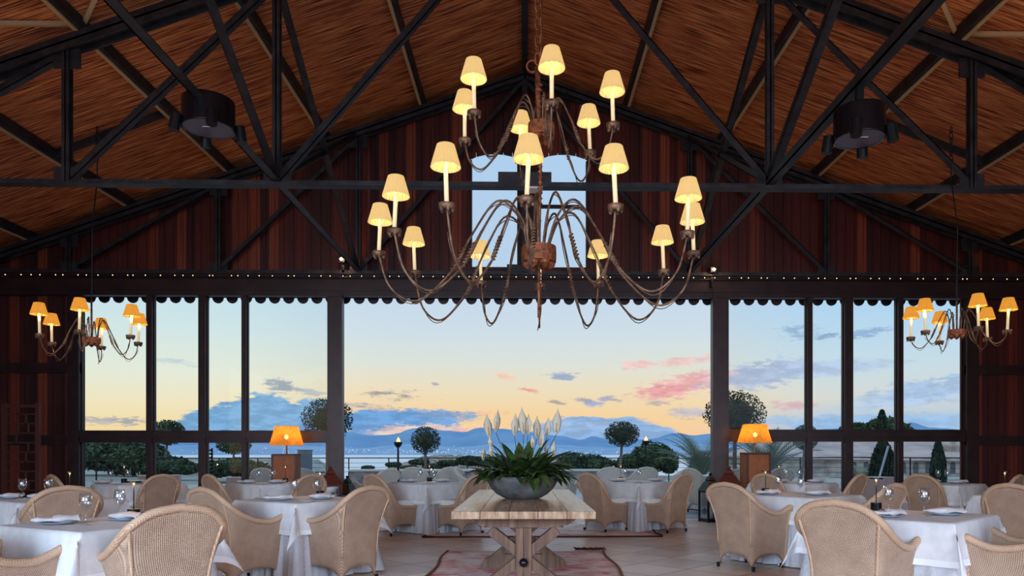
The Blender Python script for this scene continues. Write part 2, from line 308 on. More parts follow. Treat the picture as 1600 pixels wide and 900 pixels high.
# ------------------------------------------------------------------ mesh builder
class MB:
    def __init__(s): s.v = []; s.f = []; s.mi = []
    def add(s, vs, fs, mi=0):
        b = len(s.v); s.v += [tuple(p) for p in vs]
        for f in fs: s.f.append([b + i for i in f]); s.mi.append(mi)
        return s
    def box(s, x0, y0, z0, x1, y1, z1, mi=0):
        return s.add([(x0, y0, z0), (x1, y0, z0), (x1, y1, z0), (x0, y1, z0), (x0, y0, z1), (x1, y0, z1), (x1, y1, z1), (x0, y1, z1)],
                     [(0, 3, 2, 1), (4, 5, 6, 7), (0, 1, 5, 4), (1, 2, 6, 5), (2, 3, 7, 6), (3, 0, 4, 7)], mi)
    def beam(s, p, q, w, h, up=(0, 0, 1), prof='box', mi=0):
        p, q = Vector(p), Vector(q); d = (q - p).normalized(); up = Vector(up)
        sd = d.cross(up)
        if sd.length < 1e-3: sd = d.cross(Vector((0, 1, 0)))
        sd.normalize(); u = sd.cross(d).normalized()
        def slab(a0, a1, b0, b1):
            c = [(a0, b0), (a1, b0), (a1, b1), (a0, b1)]
            s.add([e + sd * a + u * b for e in (p, q) for a, b in c], [(0, 1, 2, 3), (7, 6, 5, 4), (0, 4, 5, 1), (1, 5, 6, 2), (2, 6, 7, 3), (3, 7, 4, 0)], mi)
        if prof == 'box': slab(-w / 2, w / 2, -h / 2, h / 2)
        elif prof == 'I':
            t = min(w, h) * .16
            slab(-w / 2, w / 2, -h / 2, -h / 2 + t); slab(-w / 2, w / 2, h / 2 - t, h / 2); slab(-t / 2, t / 2, -h / 2, h / 2)
        elif prof == 'L':
            t = min(w, h) * .14
            slab(-w / 2, -w / 2 + t, -h / 2, h / 2); slab(-w / 2, w / 2, -h / 2, -h / 2 + t)
        return s
    def tube(s, pts, r, n=8, mi=0, cap=True):
        pts = [Vector(p) for p in pts]; K = len(pts); rr = r if isinstance(r, (list, tuple)) else [r] * K
        nrm = None; rings = []
        for i, p in enumerate(pts):
            t = (pts[min(i + 1, K - 1)] - pts[max(i - 1, 0)]).normalized()
            if nrm is None:
                nrm = t.cross(Vector((0, 0, 1)))
                if nrm.length < 1e-3: nrm = t.cross(Vector((1, 0, 0)))
            nrm = (nrm - t * nrm.dot(t)).normalized(); b = t.cross(nrm)
            rings.append([p + (nrm * cos(2 * pi * k / n) + b * sin(2 * pi * k / n)) * rr[i] for k in range(n)])
        vs = [v for rg in rings for v in rg]
        fs = [(i * n + k, i * n + (k + 1) % n, (i + 1) * n + (k + 1) % n, (i + 1) * n + k) for i in range(K - 1) for k in range(n)]
        if cap: fs += [tuple(range(n - 1, -1, -1)), tuple((K - 1) * n + k for k in range(n))]
        return s.add(vs, fs, mi)
    def lathe(s, prof, n=24, c=(0, 0, 0), mi=0, pleat=0):
        cx_, cy_, cz_ = c; vs = []
        for (r, z) in prof:
            for k in range(n):
                q = r * (1 + (pleat if k % 2 else -pleat)); vs.append((cx_ + q * cos(2 * pi * k / n), cy_ + q * sin(2 * pi * k / n), cz_ + z))
        fs = [(i * n + k, i * n + (k + 1) % n, (i + 1) * n + (k + 1) % n, (i + 1) * n + k) for i in range(len(prof) - 1) for k in range(n)]
        return s.add(vs, fs, mi)
    def prism(s, poly, plane, a, b, mi=0):
        def P(u, v, w): return {'xz': (u, w, v), 'xy': (u, v, w), 'yz': (w, u, v)}[plane]
        n = len(poly); vs = [P(u, v, a) for u, v in poly] + [P(u, v, b) for u, v in poly]
        return s.add(vs, [tuple(range(n)), tuple(range(2 * n - 1, n - 1, -1))] + [(i, n + i, n + (i + 1) % n, (i + 1) % n) for i in range(n)], mi)
    def grid(s, P, mi=0, wrap=False):
        r, c = len(P), len(P[0]); vs = [p for row in P for p in row]
        fs = [(i * c + j, i * c + (j + 1) % c, (i + 1) * c + (j + 1) % c, (i + 1) * c + j) for i in range(r - 1) for j in range(c if wrap else c - 1)]
        return s.add(vs, fs, mi)
    def build(s, name, mats, parent=None, smooth=False, loc=None):
        me = bpy.data.meshes.new(name); me.from_pydata(s.v, [], s.f)
        for mm in (mats if isinstance(mats, (list, tuple)) else [mats]): me.materials.append(mm)
        for p, k in zip(me.polygons, s.mi): p.material_index = k; p.use_smooth = smooth
        me.update(); o = bpy.data.objects.new(name, me); COL.objects.link(o)
        if parent is not None: o.parent = parent
        if loc is not None: o.location = loc
        return o
def tag(o, label, cat, group=None, kind=None):
    o['label'] = label; o['category'] = cat
    if group: o['group'] = group
    if kind: o['kind'] = kind
    return o
def thing(name, label, cat, loc=(0, 0, 0), rz=0, group=None):
    o = bpy.data.objects.new(name, None); COL.objects.link(o); o.location = loc; o.rotation_euler = (0, 0, rz)
    o.empty_display_size = .1; return tag(o, label, cat, group)
def struct(o): o['kind'] = 'structure'; return o
def dup(o, loc=None, rz=None, label=None, group=None, parent=None, scale=None):
    c = o.copy(); COL.objects.link(c)
    if parent is not None: c.parent = parent
    if loc is not None: c.location = loc
    if rz is not None: c.rotation_euler = (0, 0, rz)
    if label: c['label'] = label
    if group: c['group'] = group
    if scale: c.scale = (scale,) * 3
    for ch in list(o.children): dup(ch, parent=c)
    return c
def solid(o, t, off=0):
    md = o.modifiers.new('thickness', 'SOLIDIFY'); md.thickness = t; md.offset = off; return o
def bevel(o, w=.004, seg=2):
    md = o.modifiers.new('soft_edge', 'BEVEL'); md.width = w; md.segments = seg; md.limit_method = 'ANGLE'; return o
def cat_rom(P, n):                                # Catmull-Rom through tuples of any length
    out = []; K = len(P)
    for i in range(K - 1):
        p0, p1, p2, p3 = P[max(i - 1, 0)], P[i], P[i + 1], P[min(i + 2, K - 1)]
        for j in range(n):
            t = j / n
            out.append(tuple(.5 * ((2 * b) + (-a + c) * t + (2 * a - 5 * b + 4 * c - d) * t * t + (-a + 3 * b - 3 * c + d) * t ** 3) for a, b, c, d in zip(p0, p1, p2, p3)))
    out.append(tuple(P[-1])); return out
def point_light(name, loc, power, colr, r=.03, parent=None):
    l = bpy.data.lights.new(name, 'POINT'); l.energy = power; l.color = colr; l.shadow_soft_size = r
    o = bpy.data.objects.new(name, l); COL.objects.link(o); o.location = loc
    if parent is not None: o.parent = parent
    return o

# ------------------------------------------------------------------ the hall
FY, TY = 13.8, 9.12                                # front wall, first roof truss
ZR, SL = 8.45, .352                                # ridge height, roof slope
ZB = 4.53                                          # underside of the tie beams
HX = 10.6
zr = lambda x: ZR - SL * abs(x)
struct(MB().box(-HX, -6, -.12, HX, FY + .15, 0).build('floor', FLOOR))
ceil = MB()
for sgn in (-1, 1):
    a, b = (0, ZR), (sgn * (HX + .6), zr(HX + .6))
    poly = [a, b, (b[0], b[1] + .1), (a[0], a[1] + .1)]
    ceil.prism(poly, 'xz', -6, FY + .9)
ceiling = struct(ceil.build('ceiling', ROOF))
NX = [0, 3.05, 5.6, 8.3]
for x in (0, 1.88, 3.65, 5.41, 7.22, 9.0):
    for sgn in ((1,) if x == 0 else (-1, 1)):
        X = sgn * x; z = zr(X) - .08
        pb = MB().beam((X, -6, z), (X, FY + .1, z), .10, .15, prof='box').build('purlin', STEEL, ceiling)
        if x: MB().beam((X + sgn * .03, -6, z - .09), (X + sgn * .03, FY + .1, z - .09), .05, .02).build('batten', TRIMW, pb)
# side walls with plank cladding
for sgn, nm in ((-1, 'wall_left'), (1, 'wall_right')):
    mb = MB()
    y = 1.0
    while y < FY:
        mb.box(min(sgn * HX, sgn * (HX + .08)), y, 0, max(sgn * HX, sgn * (HX + .08)), y + .165, zr(HX) + .05); y += .17
    struct(mb.build(nm, mat('mahogany_side_planks', (.08, .02, .015), .55, bump=.25, colfn=planks_fn(.17, srgb(54, 18, 18), srgb(92, 32, 26), srgb(150, 72, 44), 1))))
# front wall: gable planks above the windows and panels on both sides
XW = [XatY(p, FY) for p in (128, 1506)]            # window band
XU = [XatY(735, FY), XatY(918, FY)]                # gable window
ZU0, ZU1 = zat(418, FY), zat(240, FY)
mb = MB(); x = -HX
def plank(x0, x1, z0, za, zb): mb.add([(x0, FY, z0), (x1, FY, z0), (x1, FY + .05, z0), (x0, FY + .05, z0), (x0, FY, za), (x1, FY, zb), (x1, FY + .05, zb), (x0, FY + .05, za)],
                                      [(0, 1, 5, 4), (1, 2, 6, 5), (2, 3, 7, 6), (3, 0, 4, 7), (0, 3, 2, 1), (4, 5, 6, 7)])
k = 0
while x < HX - .01:
    x0, x1 = x + .004, x + .166
    ta, tb = zr(x0) + .08, zr(x1) + .08
    zlow = 4.2 if XW[0] < (x0 + x1) / 2 < XW[1] else 0
    if x1 > XU[0] and x0 < XU[1]:
        if x0 < XU[0]: plank(x0, XU[0], zlow, ta, tb); x0 = XU[0]
        if x1 > XU[1]: plank(XU[1], x1, zlow, ta, tb); x1 = XU[1]
        plank(x0, x1, zlow, ZU0, ZU0)
        xm = (XU[0] + XU[1]) / 2; cw = (XU[1] - XU[0]) / 2
        def arch(xx):
            h = abs(xx - xm); q = (h - cw * .58) / (cw * .52); return ZU1 - .26 + .26 * sqrt(max(0, 1 - q * q))
        plank(x0, x1, arch((x0 + x1) / 2), ta, tb) if False else mb.add([(x0, FY, arch(x0)), (x1, FY, arch(x1)), (x1, FY + .05, arch(x1)), (x0, FY + .05, arch(x0)), (x0, FY, ta), (x1, FY, tb), (x1, FY + .05, tb), (x0, FY + .05, ta)],
              [(0, 1, 5, 4), (1, 2, 6, 5), (2, 3, 7, 6), (3, 0, 4, 7), (0, 3, 2, 1), (4, 5, 6, 7)])
    else: plank(x0, x1, zlow, ta, tb)
    x += .17
mb.box(-HX, FY + .05, 4.5, XU[0], FY + .07, 5.0); mb.box(XU[1], FY + .05, 4.5, HX, FY + .07, 5.0)
wall = struct(mb.build('wall_front', PLANK))
# opaque backing so no daylight leaks between the boards
mb = MB()
for x0, x1 in ((-HX, XU[0]), (XU[1], HX)):
    xs = [x0, x1] if not (x0 < 0 < x1) else [x0, 0, x1]
    mb.prism([(x0, 4.3), (x1, 4.3), (x1, zr(x1) + .05), (x0, zr(x0) + .05)], 'xz', FY + .055, FY + .1)
for x0, x1 in ((-HX, XW[0]), (XW[1], HX)): mb.box(x0, FY + .055, 0, x1, FY + .1, 4.35)
xm = (XU[0] + XU[1]) / 2
mb.box(XU[0], FY + .055, 4.3, XU[1], FY + .1, ZU0)
mb.prism([(XU[0], ZU1 + .05), (XU[1], ZU1 + .05), (XU[1], zr(XU[1]) + .05), (0, ZR + .05), (XU[0], zr(XU[0]) + .05)], 'xz', FY + .055, FY + .1)
mb.build('wall_backing', DARKH, wall)
# gable window with two arched lights
wn = MB(); wn.box(XatY(808, FY), FY - .02, ZU0, XatY(845, FY), FY + .1, ZU1 + .1)
for a in XU: wn.box(a - .03, FY - .03, ZU0, a + .03, FY + .1, ZU1 - .14)
wn.box(XU[0], FY - .03, ZU0 - .05, XU[1], FY + .1, ZU0)
z = zat(322, FY); wn.box(XatY(845, FY), FY, z - .03, XatY(905, FY), FY + .06, z + .03)
wnd = struct(wn.build('window_9', FRAME))
MB().box(XU[0], FY + .03, ZU0, XU[1], FY + .036, ZU1 + .02).build('pane', PANE, wnd)
# lintel band and scalloped valance
t = MB(); t.box(-HX, FY - .14, zat(466, FY) + .0, HX, FY, zat(440, FY)); t.box(-HX, FY - .2, zat(440, FY), HX, FY, zat(434, FY))
t.box(-HX, FY - .16, zat(458, FY), HX, FY - .14, zat(455, FY))
struct(t.build('trim_1', FRAME))
vy = FY + .3; v = MB(); zs = zat(467, vy); R_ = .105; xx = XW[0] - .3; pitch = 21.8 / F * vy
v.box(XW[0] - .3, vy, zs, XW[1] + .3, vy + .03, zs + .35)
while xx < XW[1] + .3:
    v.prism([(xx + R_ * cos(q), zs + .004 + R_ * 1.05 * sin(q)) for q in [pi + pi * i / 12 for i in range(13)]], 'xz', vy, vy + .03); xx += pitch
struct(v.build('trim_2', FRAME))
# posts of the middle bay
for i, (a, b) in enumerate(((514, 535), (1113, 1136))):
    p = MB(); x0, x1 = XatY(a, FY), XatY(b, FY)
    p.box(x0, FY - .12, 0, x1, FY + .14, 4.2)
    e = x1 if i == 0 else x0; p.box(e - .03, FY - .16, 0, e + .03, FY - .1, 4.2)
    struct(p.build('trim_%d' % (3 + i), FRAME))
tr = MB()
for a, b in ((-HX, XW[0]), (XW[1], HX)):
    for py in (577, 688): z = zat(py, FY); tr.box(a, FY - .07, z - .09, b, FY, z + .09)
tr.box(XW[0] - .22, FY - .1, 0, XW[0], FY + .08, 4.25); tr.box(XW[1], FY - .1, 0, XW[1] + .22, FY + .08, 4.25)
struct(tr.build('trim_5', FRAME))
wn_i = 1
for bays in (((128, 232), (241, 313), (324, 380), (387, 514)), ((1136, 1259), (1267, 1317), (1330, 1400), (1408, 1506))):
    for j, (a, b) in enumerate(bays):
        x0, x1 = XatY(a, FY), XatY(b, FY); fr = MB()
        za, zb = zat(692 if a < 800 else 690, FY), zat(673 if a < 800 else 671, FY)
        fr.box(x0, FY - .06, za, x1, FY + .06, zb); fr.box(x0, FY - .09, (za + zb) / 2 - .02, x1, FY - .06, (za + zb) / 2 + .06)
        fr.box(x0, FY - .05, 0, x1, FY + .05, .12); fr.box(x0, FY - .05, 4.2, x1, FY + .05, 4.3)
        if j < 3:
            x2 = XatY(bays[j + 1][0], FY); fr.box(x1, FY - .09, 0, x2, FY + .08, 4.25)
        for xa, xb in ((x0, x0 + .02), (x1 - .02, x1)): fr.box(xa, FY - .02, .1, xb, FY + .03, 4.2)
        w = struct(fr.build('window_%d' % wn_i, FRAME)); wn_i += 1
        MB().box(x0, FY + .0, zb, x1, FY + .006, 4.2).build('upper_pane', PANE, w)
        MB().box(x0, FY + .0, .12, x1, FY + .006, za).build('lower_pane', PANE, w)

# ------------------------------------------------------------------ roof trusses
def truss(Y, w, label):
    r = thing('roof_truss', label, 'roof truss', (0, Y, ZB))
    L_ = lambda p: (p[0], 0, p[1] - ZB)
    def mem(nm, p, q, ww, hh, prof='I', ny=0):
        a, b = L_(p), L_(q); MB().beam((a[0], ny, a[2]), (b[0], ny, b[2]), ww, hh, up=(0, 1, 0) if nm != 'tie_beam' else (0, 0, 1), prof=prof).build(nm, STEEL, r)
    MB().box(-HX, -.03, .02, HX, .03, .07).box(-HX, -w / 2, 0, HX, w / 2, .022).build('tie_beam', STEEL, r)
    for s in (-1, 1):
        mem('top_chord', (0, ZR - .25), (s * HX, zr(HX) - .25), .16, .2)
        for i, x in enumerate(NX[1:]):
            mem('post', (s * x, ZB + .03), (s * x, zr(x) - .25), .09, .09, 'I')
        for i in range(3):
            if i == 0: mem('diagonal', (s * NX[1], ZB + .08), (0, ZR - .3), .085, .085, 'L', .03)
            else: mem('diagonal', (s * NX[i + 1], ZB + .08), (s * NX[i], zr(NX[i]) - .3), .085, .085, 'L', .03)
        for x in NX[1:]:
            X = s * x; MB().box(X - .16, -.012, .05, X + .16, .012, .22).build('gusset_plate', STEEL, r)
            MB().box(X - .16, -.014, zr(x) - ZB - .52, X + .16, .014, zr(x) - ZB - .28).build('gusset_plate', STEEL, r)
    MB().box(-.33, -.012, .05, .33, .012, .2).build('gusset_plate', STEEL, r)
    return r
tra = truss(TY, .15, 'dark steel roof truss spanning the hall above the dining tables')
MB().box(.02, -.09, -.03, .22, .09, -.005).build('pale_plate', mat('pale_plate', srgb(210, 204, 200), .6), tra)
trb = truss(FY - .22, .10, 'dark steel roof truss set against the plank gable wall')
MB().beam((0, 0, .05), (0, 0, ZR - ZB - .25), .1, .14, up=(0, 1, 0)).build('king_post', STEEL, trb)
trc = truss(4.45, .12, 'dark steel roof truss overhead, nearest the viewer, only its braces in sight')
SD = ('on the side of the trellis screen', 'on the side away from the trellis screen')
for s in (-1, 1):
    sd = 'left' if s < 0 else 'right'
    X = s * NX[1]
    tag(MB().beam((X, -2, ZB + .1), (X, FY - .2, ZB + .1), .10, .1, prof='L').build('longitudinal_beam', STEEL), f'long steel beam running from the front wall past the {sd} drum light housing', 'beam')
    br = [((X, FY - .3, ZB + .1), (X, TY, zr(X) - .25), f'steel brace dropping from the near truss to the {sd} corner of the doorway'),
          ((X, FY - .3, zr(X) - .3), (X, TY, ZB + .12), f'steel brace falling back to the first truss, on the {sd} side'),
          ((X, TY, ZB + .12), (X, 4.45, zr(X) - .25), f'steep steel brace rising toward the viewer from the first truss, {sd} side')]
    for a, b, lb in br: tag(MB().beam(a, b, .08, .10, up=(1, 0, 0), prof='L').build('diagonal_brace', STEEL), lb, 'brace')
    X = s * 5.41
    for q, lb in (((s * 4.3, TY - 1.1), f'short pale roof strut leaning toward the ridge, {sd} of the near truss'), ((s * 8.6, TY - 1.9), f'short pale roof strut running down to the eaves, {sd} of the near truss')):
        tag(MB().beam((X, TY, zr(X) - .04), (q[0], q[1], zr(q[0]) - .04), .05, .05).build('roof_strut', TRIMW), lb, 'strut')

for s in (-1, 1): tag(MB().beam((s * 5.41, 11.3, zr(5.41) - .1), (s * 7.22, 11.4, zr(7.22) - .1), .06, .10).build('roof_strut', STEEL), 'dark cross strut between two purlins on the %s roof slope' % ('left' if s < 0 else 'right'), 'strut')
# ------------------------------------------------------------------ string of tiny bulbs along the lintel
ls = thing('light_string', 'string of tiny warm bulbs along the top of the lintel', 'light string', (0, FY - .36, zat(434, FY - .36)))
MB().tube([(x * .5, 0, .0) for x in range(-20, 21)], .008, 5).build('cord', BLKM, ls)
b0 = MB().lathe([(0.001, -.009), (.009, 0), (.001, .009)], 6)
bulb = None
for i in range(96):
    x = -9.9 + i * .206 + random.uniform(-.08, .08)
    if bulb is None: bulb = b0.build('bulb', BULBS, ls); bulb.location = (x, -.01, .012)
    else: dup(bulb, (x, -.01, .012), parent=ls)
for px, py, lb in ((535, 408, 'small lit spotlight on the lintel near the doorway corner under the nearer drum housing'), (1114, 421, 'small lit spotlight on the lintel beyond the big chandelier, opposite end')):
    sx = XatY(px, FY - .3); z = zat(py, FY - .3)
    sp_ = thing('spotlight', 'small lit spotlight above the %s corner of the doorway' % ('left' if px < 800 else 'right'), 'spotlight', (sx, FY - .35, z))
    MB().beam((0, .15, .02), (0, 0, 0), .1, .09).build('housing', BLKM, sp_)
    MB().box(-.02, .1, -.3, .02, .14, .0).build('bracket', BLKM, sp_)
    MB().lathe([(.001, -.03), (.035, 0), (.001, .03)], 12, (0, -.03, 0)).build('bulb', BULB, sp_)
    point_light('spot_glow', (0, -.08, 0), 5, (1, .6, .3), .03, sp_)

# ------------------------------------------------------------------ chandeliers
def candle_set(arm, c, tilt, amber, k=1.0):
    """cup, sleeve, shade and bulb standing at c on an arm"""
    x, y, z = c
    q = MB(); q.lathe([(.001, -.012 * k), (.05 * k, -.02 * k), (.056 * k, .0), (.056 * k, .02 * k), (.03 * k, .024 * k), (.001, .024 * k)], 16, c)
    for i in range(5):
        a = 2 * pi * i / 5; q.lathe([(.001, -.04 * k), (.014 * k, -.03 * k), (.014 * k, .01 * k)], 6, (x + .04 * k * cos(a), y + .04 * k * sin(a), z))
    q.build('cup', BRASS, arm, True)
    lx, ly = tilt
    MB().tube([(x, y, z + .02 * k), (x + lx * .3 * k, y + ly * .3 * k, z + .31 * k)], .0165 * k, 10).build('candle_sleeve', CANDLE, arm, True)
    ox, oy = x + lx * .27 * k, y + ly * .27 * k
    zb = z + .27 * k
    sh = MB().lathe([(.103 * k, zb), (.098 * k, zb + .02 * k), (.06 * k, zb + .155 * k)], 60, (ox, oy, 0), pleat=.022)
    sh.lathe([(.058 * k, zb + .155 * k), (.05 * k, zb + .157 * k)], 60, (ox, oy, 0))
    solid(sh.build('lamp_shade', SHADEO if amber else SHADE, arm), .0015)
    MB().lathe([(.001, zb + .05 * k), (.016 * k, zb + .065 * k), (.016 * k, zb + .085 * k), (.001, zb + .11 * k)], 10, (ox, oy, 0)).build('bulb', BULB, arm, True)
    return (ox, oy, zb + .06 * k)
def arm_curve(h, c, peak, low, r_out_low):
    """local curve from hub centre h over a peak and a low loop up to the cup c"""
    hx, hy, hz = h; cx_, cy_, cz_ = c; dx, dy = cx_ - hx, cy_ - hy; R = sqrt(dx * dx + dy * dy); ux, uy = dx / R, dy / R
    pr = [(.07, hz), (.10 * R + .04, hz + (peak - hz) * .7), (.26 * R, peak), (.42 * R, peak - (peak - low) * .35), (.55 * R, low + (peak - low) * .28), (.76 * R, low), (.93 * R, low + (cz_ - low) * .3), (R, cz_)]
    return [(hx + ux * r, hy + uy * r, z) for r, z in cat_rom(pr, 6)]
def build_arm(root, h, c, peak, low, amber, power, tube_r=.0095, k=1.0):
    pts = arm_curve(h, c, peak, low, 0)
    A = MB().tube(pts, tube_r, 7); n = len(pts)
    ux, uy = c[0] - h[0], c[1] - h[1]; R = sqrt(ux * ux + uy * uy); sx, sy = -uy / R, ux / R
    A.tube([(p[0] + sx * .018 * sin(i * .45), p[1] + sy * .018 * sin(i * .45), p[2] - .016 - .012 * cos(i * .6)) for i, p in enumerate(pts[:-3])], tube_r * .45, 5)
    j = int(n * .55); a, b = Vector(pts[j - 3]), Vector(pts[j + 1])
    coil = []
    for i in range(61):
        t_ = i / 60; pc = a.lerp(b, t_); d = (b - a).normalized(); e1 = Vector((sx, sy, 0)); e2 = d.cross(e1)
        coil.append(pc + (e1 * cos(t_ * 44) + e2 * sin(t_ * 44)) * tube_r * 1.5)
    A.tube(coil, tube_r * .75, 5)
    arm = A.build('arm', BRASS, root, True)
    tl = (random.uniform(-.05, .05), random.uniform(-.05, .05))
    p = candle_set(arm, c, tl, amber, k)
    point_light('bulb_glow', p, power, (1, .68, .34), .02, root)
def hub(root, name, c, r, h, k=1):
    q = MB().lathe([(.001, h / 2), (r, h / 2), (r * 1.02, 0), (r, -h / 2), (r * .5, -h / 2 - .01), (.001, -h / 2 - .02)], 24, c)
    for i in range(6):
        a = 2 * pi * i / 6; q.lathe([(.001, -h / 2 - r * .42), (r * .28, -h / 2 - r * .2), (r * .3, -h / 2 + .01)], 10, (c[0] + r * .66 * cos(a), c[1] + r * .66 * sin(a), c[2]))
    return q.build(name, RUST, root, False)
D0 = 6.2
hx0, hy0 = W(842, D0)
ch = thing('chandelier', 'huge two-tier iron chandelier with cream pleated shades hanging over the long wooden table', 'chandelier', (hx0, hy0, 0))
lower = [(823, 313), (698, 323), (962, 325), (616, 362), (1074, 366), (592, 397), (1084, 397), (648, 427), (1037, 425), (752, 443), (935, 443), (843, 447)]
upper = [(862, 163), (741, 178), (958, 197), (726, 221), (922, 240), (812, 248)]
HL, HU = 1.70, 2.69
hub(ch, 'lower_hub', (0, 0, zat(398, D0)), .145, .13); hub(ch, 'upper_hub', (0.02, 0, zat(204, D0)), .11, .11)
for px, py in lower:
    x, y = Pz(px, 2 * PY - py, EYE - HL); c = (x - hx0, y - hy0, EYE + HL)
    build_arm(ch, (0, 0, zat(392, D0)), c, 3.34 + random.uniform(-.05, .05), 2.52 + random.uniform(-.05, .05), False, 5.5)
for px, py in upper:
    x, y = Pz(px, 2 * PY - py, EYE - HU); c = (x - hx0, y - hy0, EYE + HU)
    build_arm(ch, (0.02, 0, zat(198, D0)), c, 4.22, 3.66 + random.uniform(-.03, .03), False, 5.5, .008)
st = MB().tube([(0, 0, zat(496, D0)), (0, 0, 2.8)], .012, 8); st.tube([(0, 0, 2.9), (0.02, 0, 3.95)], .012, 8); st.tube([(.0, 0, 3.95), (-.012, 0, zat(105, D0))], .022, 8)
for i in range(9): st.lathe([(.001, -.02), (.024, 0), (.001, .02)], 10, (0.01, 0, 3.35 + i * .045))
for i in range(5): st.lathe([(.001, -.016), (.034, 0), (.001, .016)], 10, (0, 0, 4.12 + i * .045 + (.05 if i > 2 else 0)))
st.build('stem', RUST, ch, True)
def torus_link(q, c, a, R=.035, L=.03, r=.008, ang=0):
    pts = []
    for i in range(17):
        t_ = 2 * pi * i / 16; u = R * .62 * cos(t_); w = R * sin(t_) + (L / 2 if sin(t_) > 0 else -L / 2)
        pts.append((c[0] + u * cos(a), c[1] + u * sin(a), c[2] + w))
    q.tube(pts, r, 6, cap=False)
hz_ = zat(100, D0)
q = MB(); z = hz_
i = 0
while z < ZR - .1: torus_link(q, (-.012 + .02 * (i % 2), 0, z + .04), (i % 2) * pi / 2 + .5); torus_link(q, (.02 - .02 * (i % 2), 0.01, z + .07), (i % 2) * pi / 2 + 1.2); z += .075; i += 1
q.build('chain', RUST, ch, True)
q = MB().tube([(-.012 + .05 * cos(t_) - .04, 0, hz_ - .02 + .05 * sin(t_)) for t_ in [pi * 1.9 - i * .35 for i in range(15)]], .009, 6)
q.build('hook', RUST, ch, True)
def small_chandelier(px, py, cups, label, lx):
    d = TY - .15; hx, hy = W(px, d); hz = zat(py, d)
    r = thing('small_chandelier', label, 'chandelier', (hx, hy, 0))
    zc = 1.25 + 1.42
    hub(r, 'hub', (0, 0, hz), .10, .07)
    for cx_, cy_ in cups:
        x, y = Pz(cx_, 2 * PY - cy_, EYE - 1.42)
        build_arm(r, (0, 0, hz), (x - hx, y - hy, zc), hz + .27, hz - .17, True, 13, .006, .92)
    s_ = MB().tube([(0, 0, hz), (0, 0, zat(470, d))], .011, 8)
    for i in range(8): s_.lathe([(.001, -.012), (.018, 0), (.001, .012)], 8, (0, 0, hz + .16 + i * .03))
    s_.build('stem', BRASS, r, True)
    MB().tube([(0, 0, zat(470, d)), (.01, 0, 4.0), (0, .12, ZB + .1), (0, .12, ZB + .32)], .007, 6).build('cable', BLKM, r)
    q = MB()
    for i in range(6): torus_link(q, (0, .12, ZB + .36 + i * .07), (i % 2) * pi / 2, .032, .02, .006)
    q.build('chain', BLKM, r)
    return r
small_chandelier(143, 532, [(62, 524), (81, 537), (124, 518), (159, 543), (204, 526), (216, 537)], 'small six-arm chandelier with amber shades hanging before the leftmost window', 0)
small_chandelier(1495, 520, [(1423, 529), (1446, 519), (1468, 535), (1529, 513), (1543, 530), (1574, 518)], 'small six-arm chandelier with amber shades hanging at the right end of the windows', 0)

# ------------------------------------------------------------------ drum housings with little spots
GREYF = mat('purple_grey_disc', srgb(92, 84, 100), .4)
def drum(px, py, label):
    X = -3.05 if px < 800 else 3.05; d = abs(X) * F / abs(px - 820); x, y = X, d
    z0 = zat(py + (22 if px < 800 else 28), d)
    r = thing('drum_light_housing', label, 'light housing', (x, y, z0))
    R = 38.5 / F * d
    MB().lathe([(R * .93, .0), (R * .995, .0), (R, .004), (R, .02), (R, .25), (R, .268), (R * .995, .27), (R * .9, .272), (.001, .272)], 64).build('drum', BLACK, r, True)
    MB().lathe([(.001, .006), (R * .95, .004)], 48).build('bottom_disc', GREYF, r)
    MB().box(-.035, -.06, -.002, .055, -.05, .003).build('slot', COPING, r)
    MB().box(-.03, -.03, .28, .03, .03, max(.3, ZB + .06 - z0)).build('bracket', BLKM, r)
    for i in range(4):
        a = radians(28 + 90 * i) if px < 800 else radians(60 + 90 * i)
        ca, sa = cos(a), sin(a)
        s_ = MB().tube([(R * ca, R * sa, .06), (R * 1.12 * ca, R * 1.12 * sa, .05)], .012, 6)
        s_.tube([(R * 1.16 * ca, R * 1.16 * sa, .08), (R * 1.26 * ca, R * 1.26 * sa, -.07)], .05, 12); s_.build('mini_spot', BLKM, r)
drum(330, 184, 'glossy black drum housing with mini spotlights clamped under the left longitudinal beam')
drum(1347, 186, 'glossy black drum housing with mini spotlights clamped under the right longitudinal beam')

# ------------------------------------------------------------------ trellis screen by the left wall
sc = thing('trellis_screen', 'tall dark wooden trellis screen standing against the left plank wall', 'screen', (0, 0, 0))
d_ = 12.9; x0, x1 = XatY(2, d_), XatY(61, d_); zt = zat(633, d_)
MB().box(x0, d_, 0, x0 + .07, d_ + .05, zt + .03).build('post', TERR, sc); MB().box(x1 - .07, d_, 0, x1, d_ + .05, zt + .03).build('post', TERR, sc)
q = MB().box(x0 + .07, d_, zt - .05, x1 - .07, d_ + .04, zt); z = .1; i = 0
w_ = (x1 - x0 - .14)
while z < zt - .1:
    q.box(x0 + .07, d_ + .01, z, x1 - .07, d_ + .035, z + .022)
    for k_ in range(1, 3):
        if (i * 2 + k_) % 3: q.box(x0 + .07 + w_ * k_ / 3 - .01 + .04 * (i % 2), d_ + .01, z, x0 + .07 + w_ * k_ / 3 + .01 + .04 * (i % 2), d_ + .035, z + .17)
    z += .165; i += 1
q.build('lattice', TERR, sc)

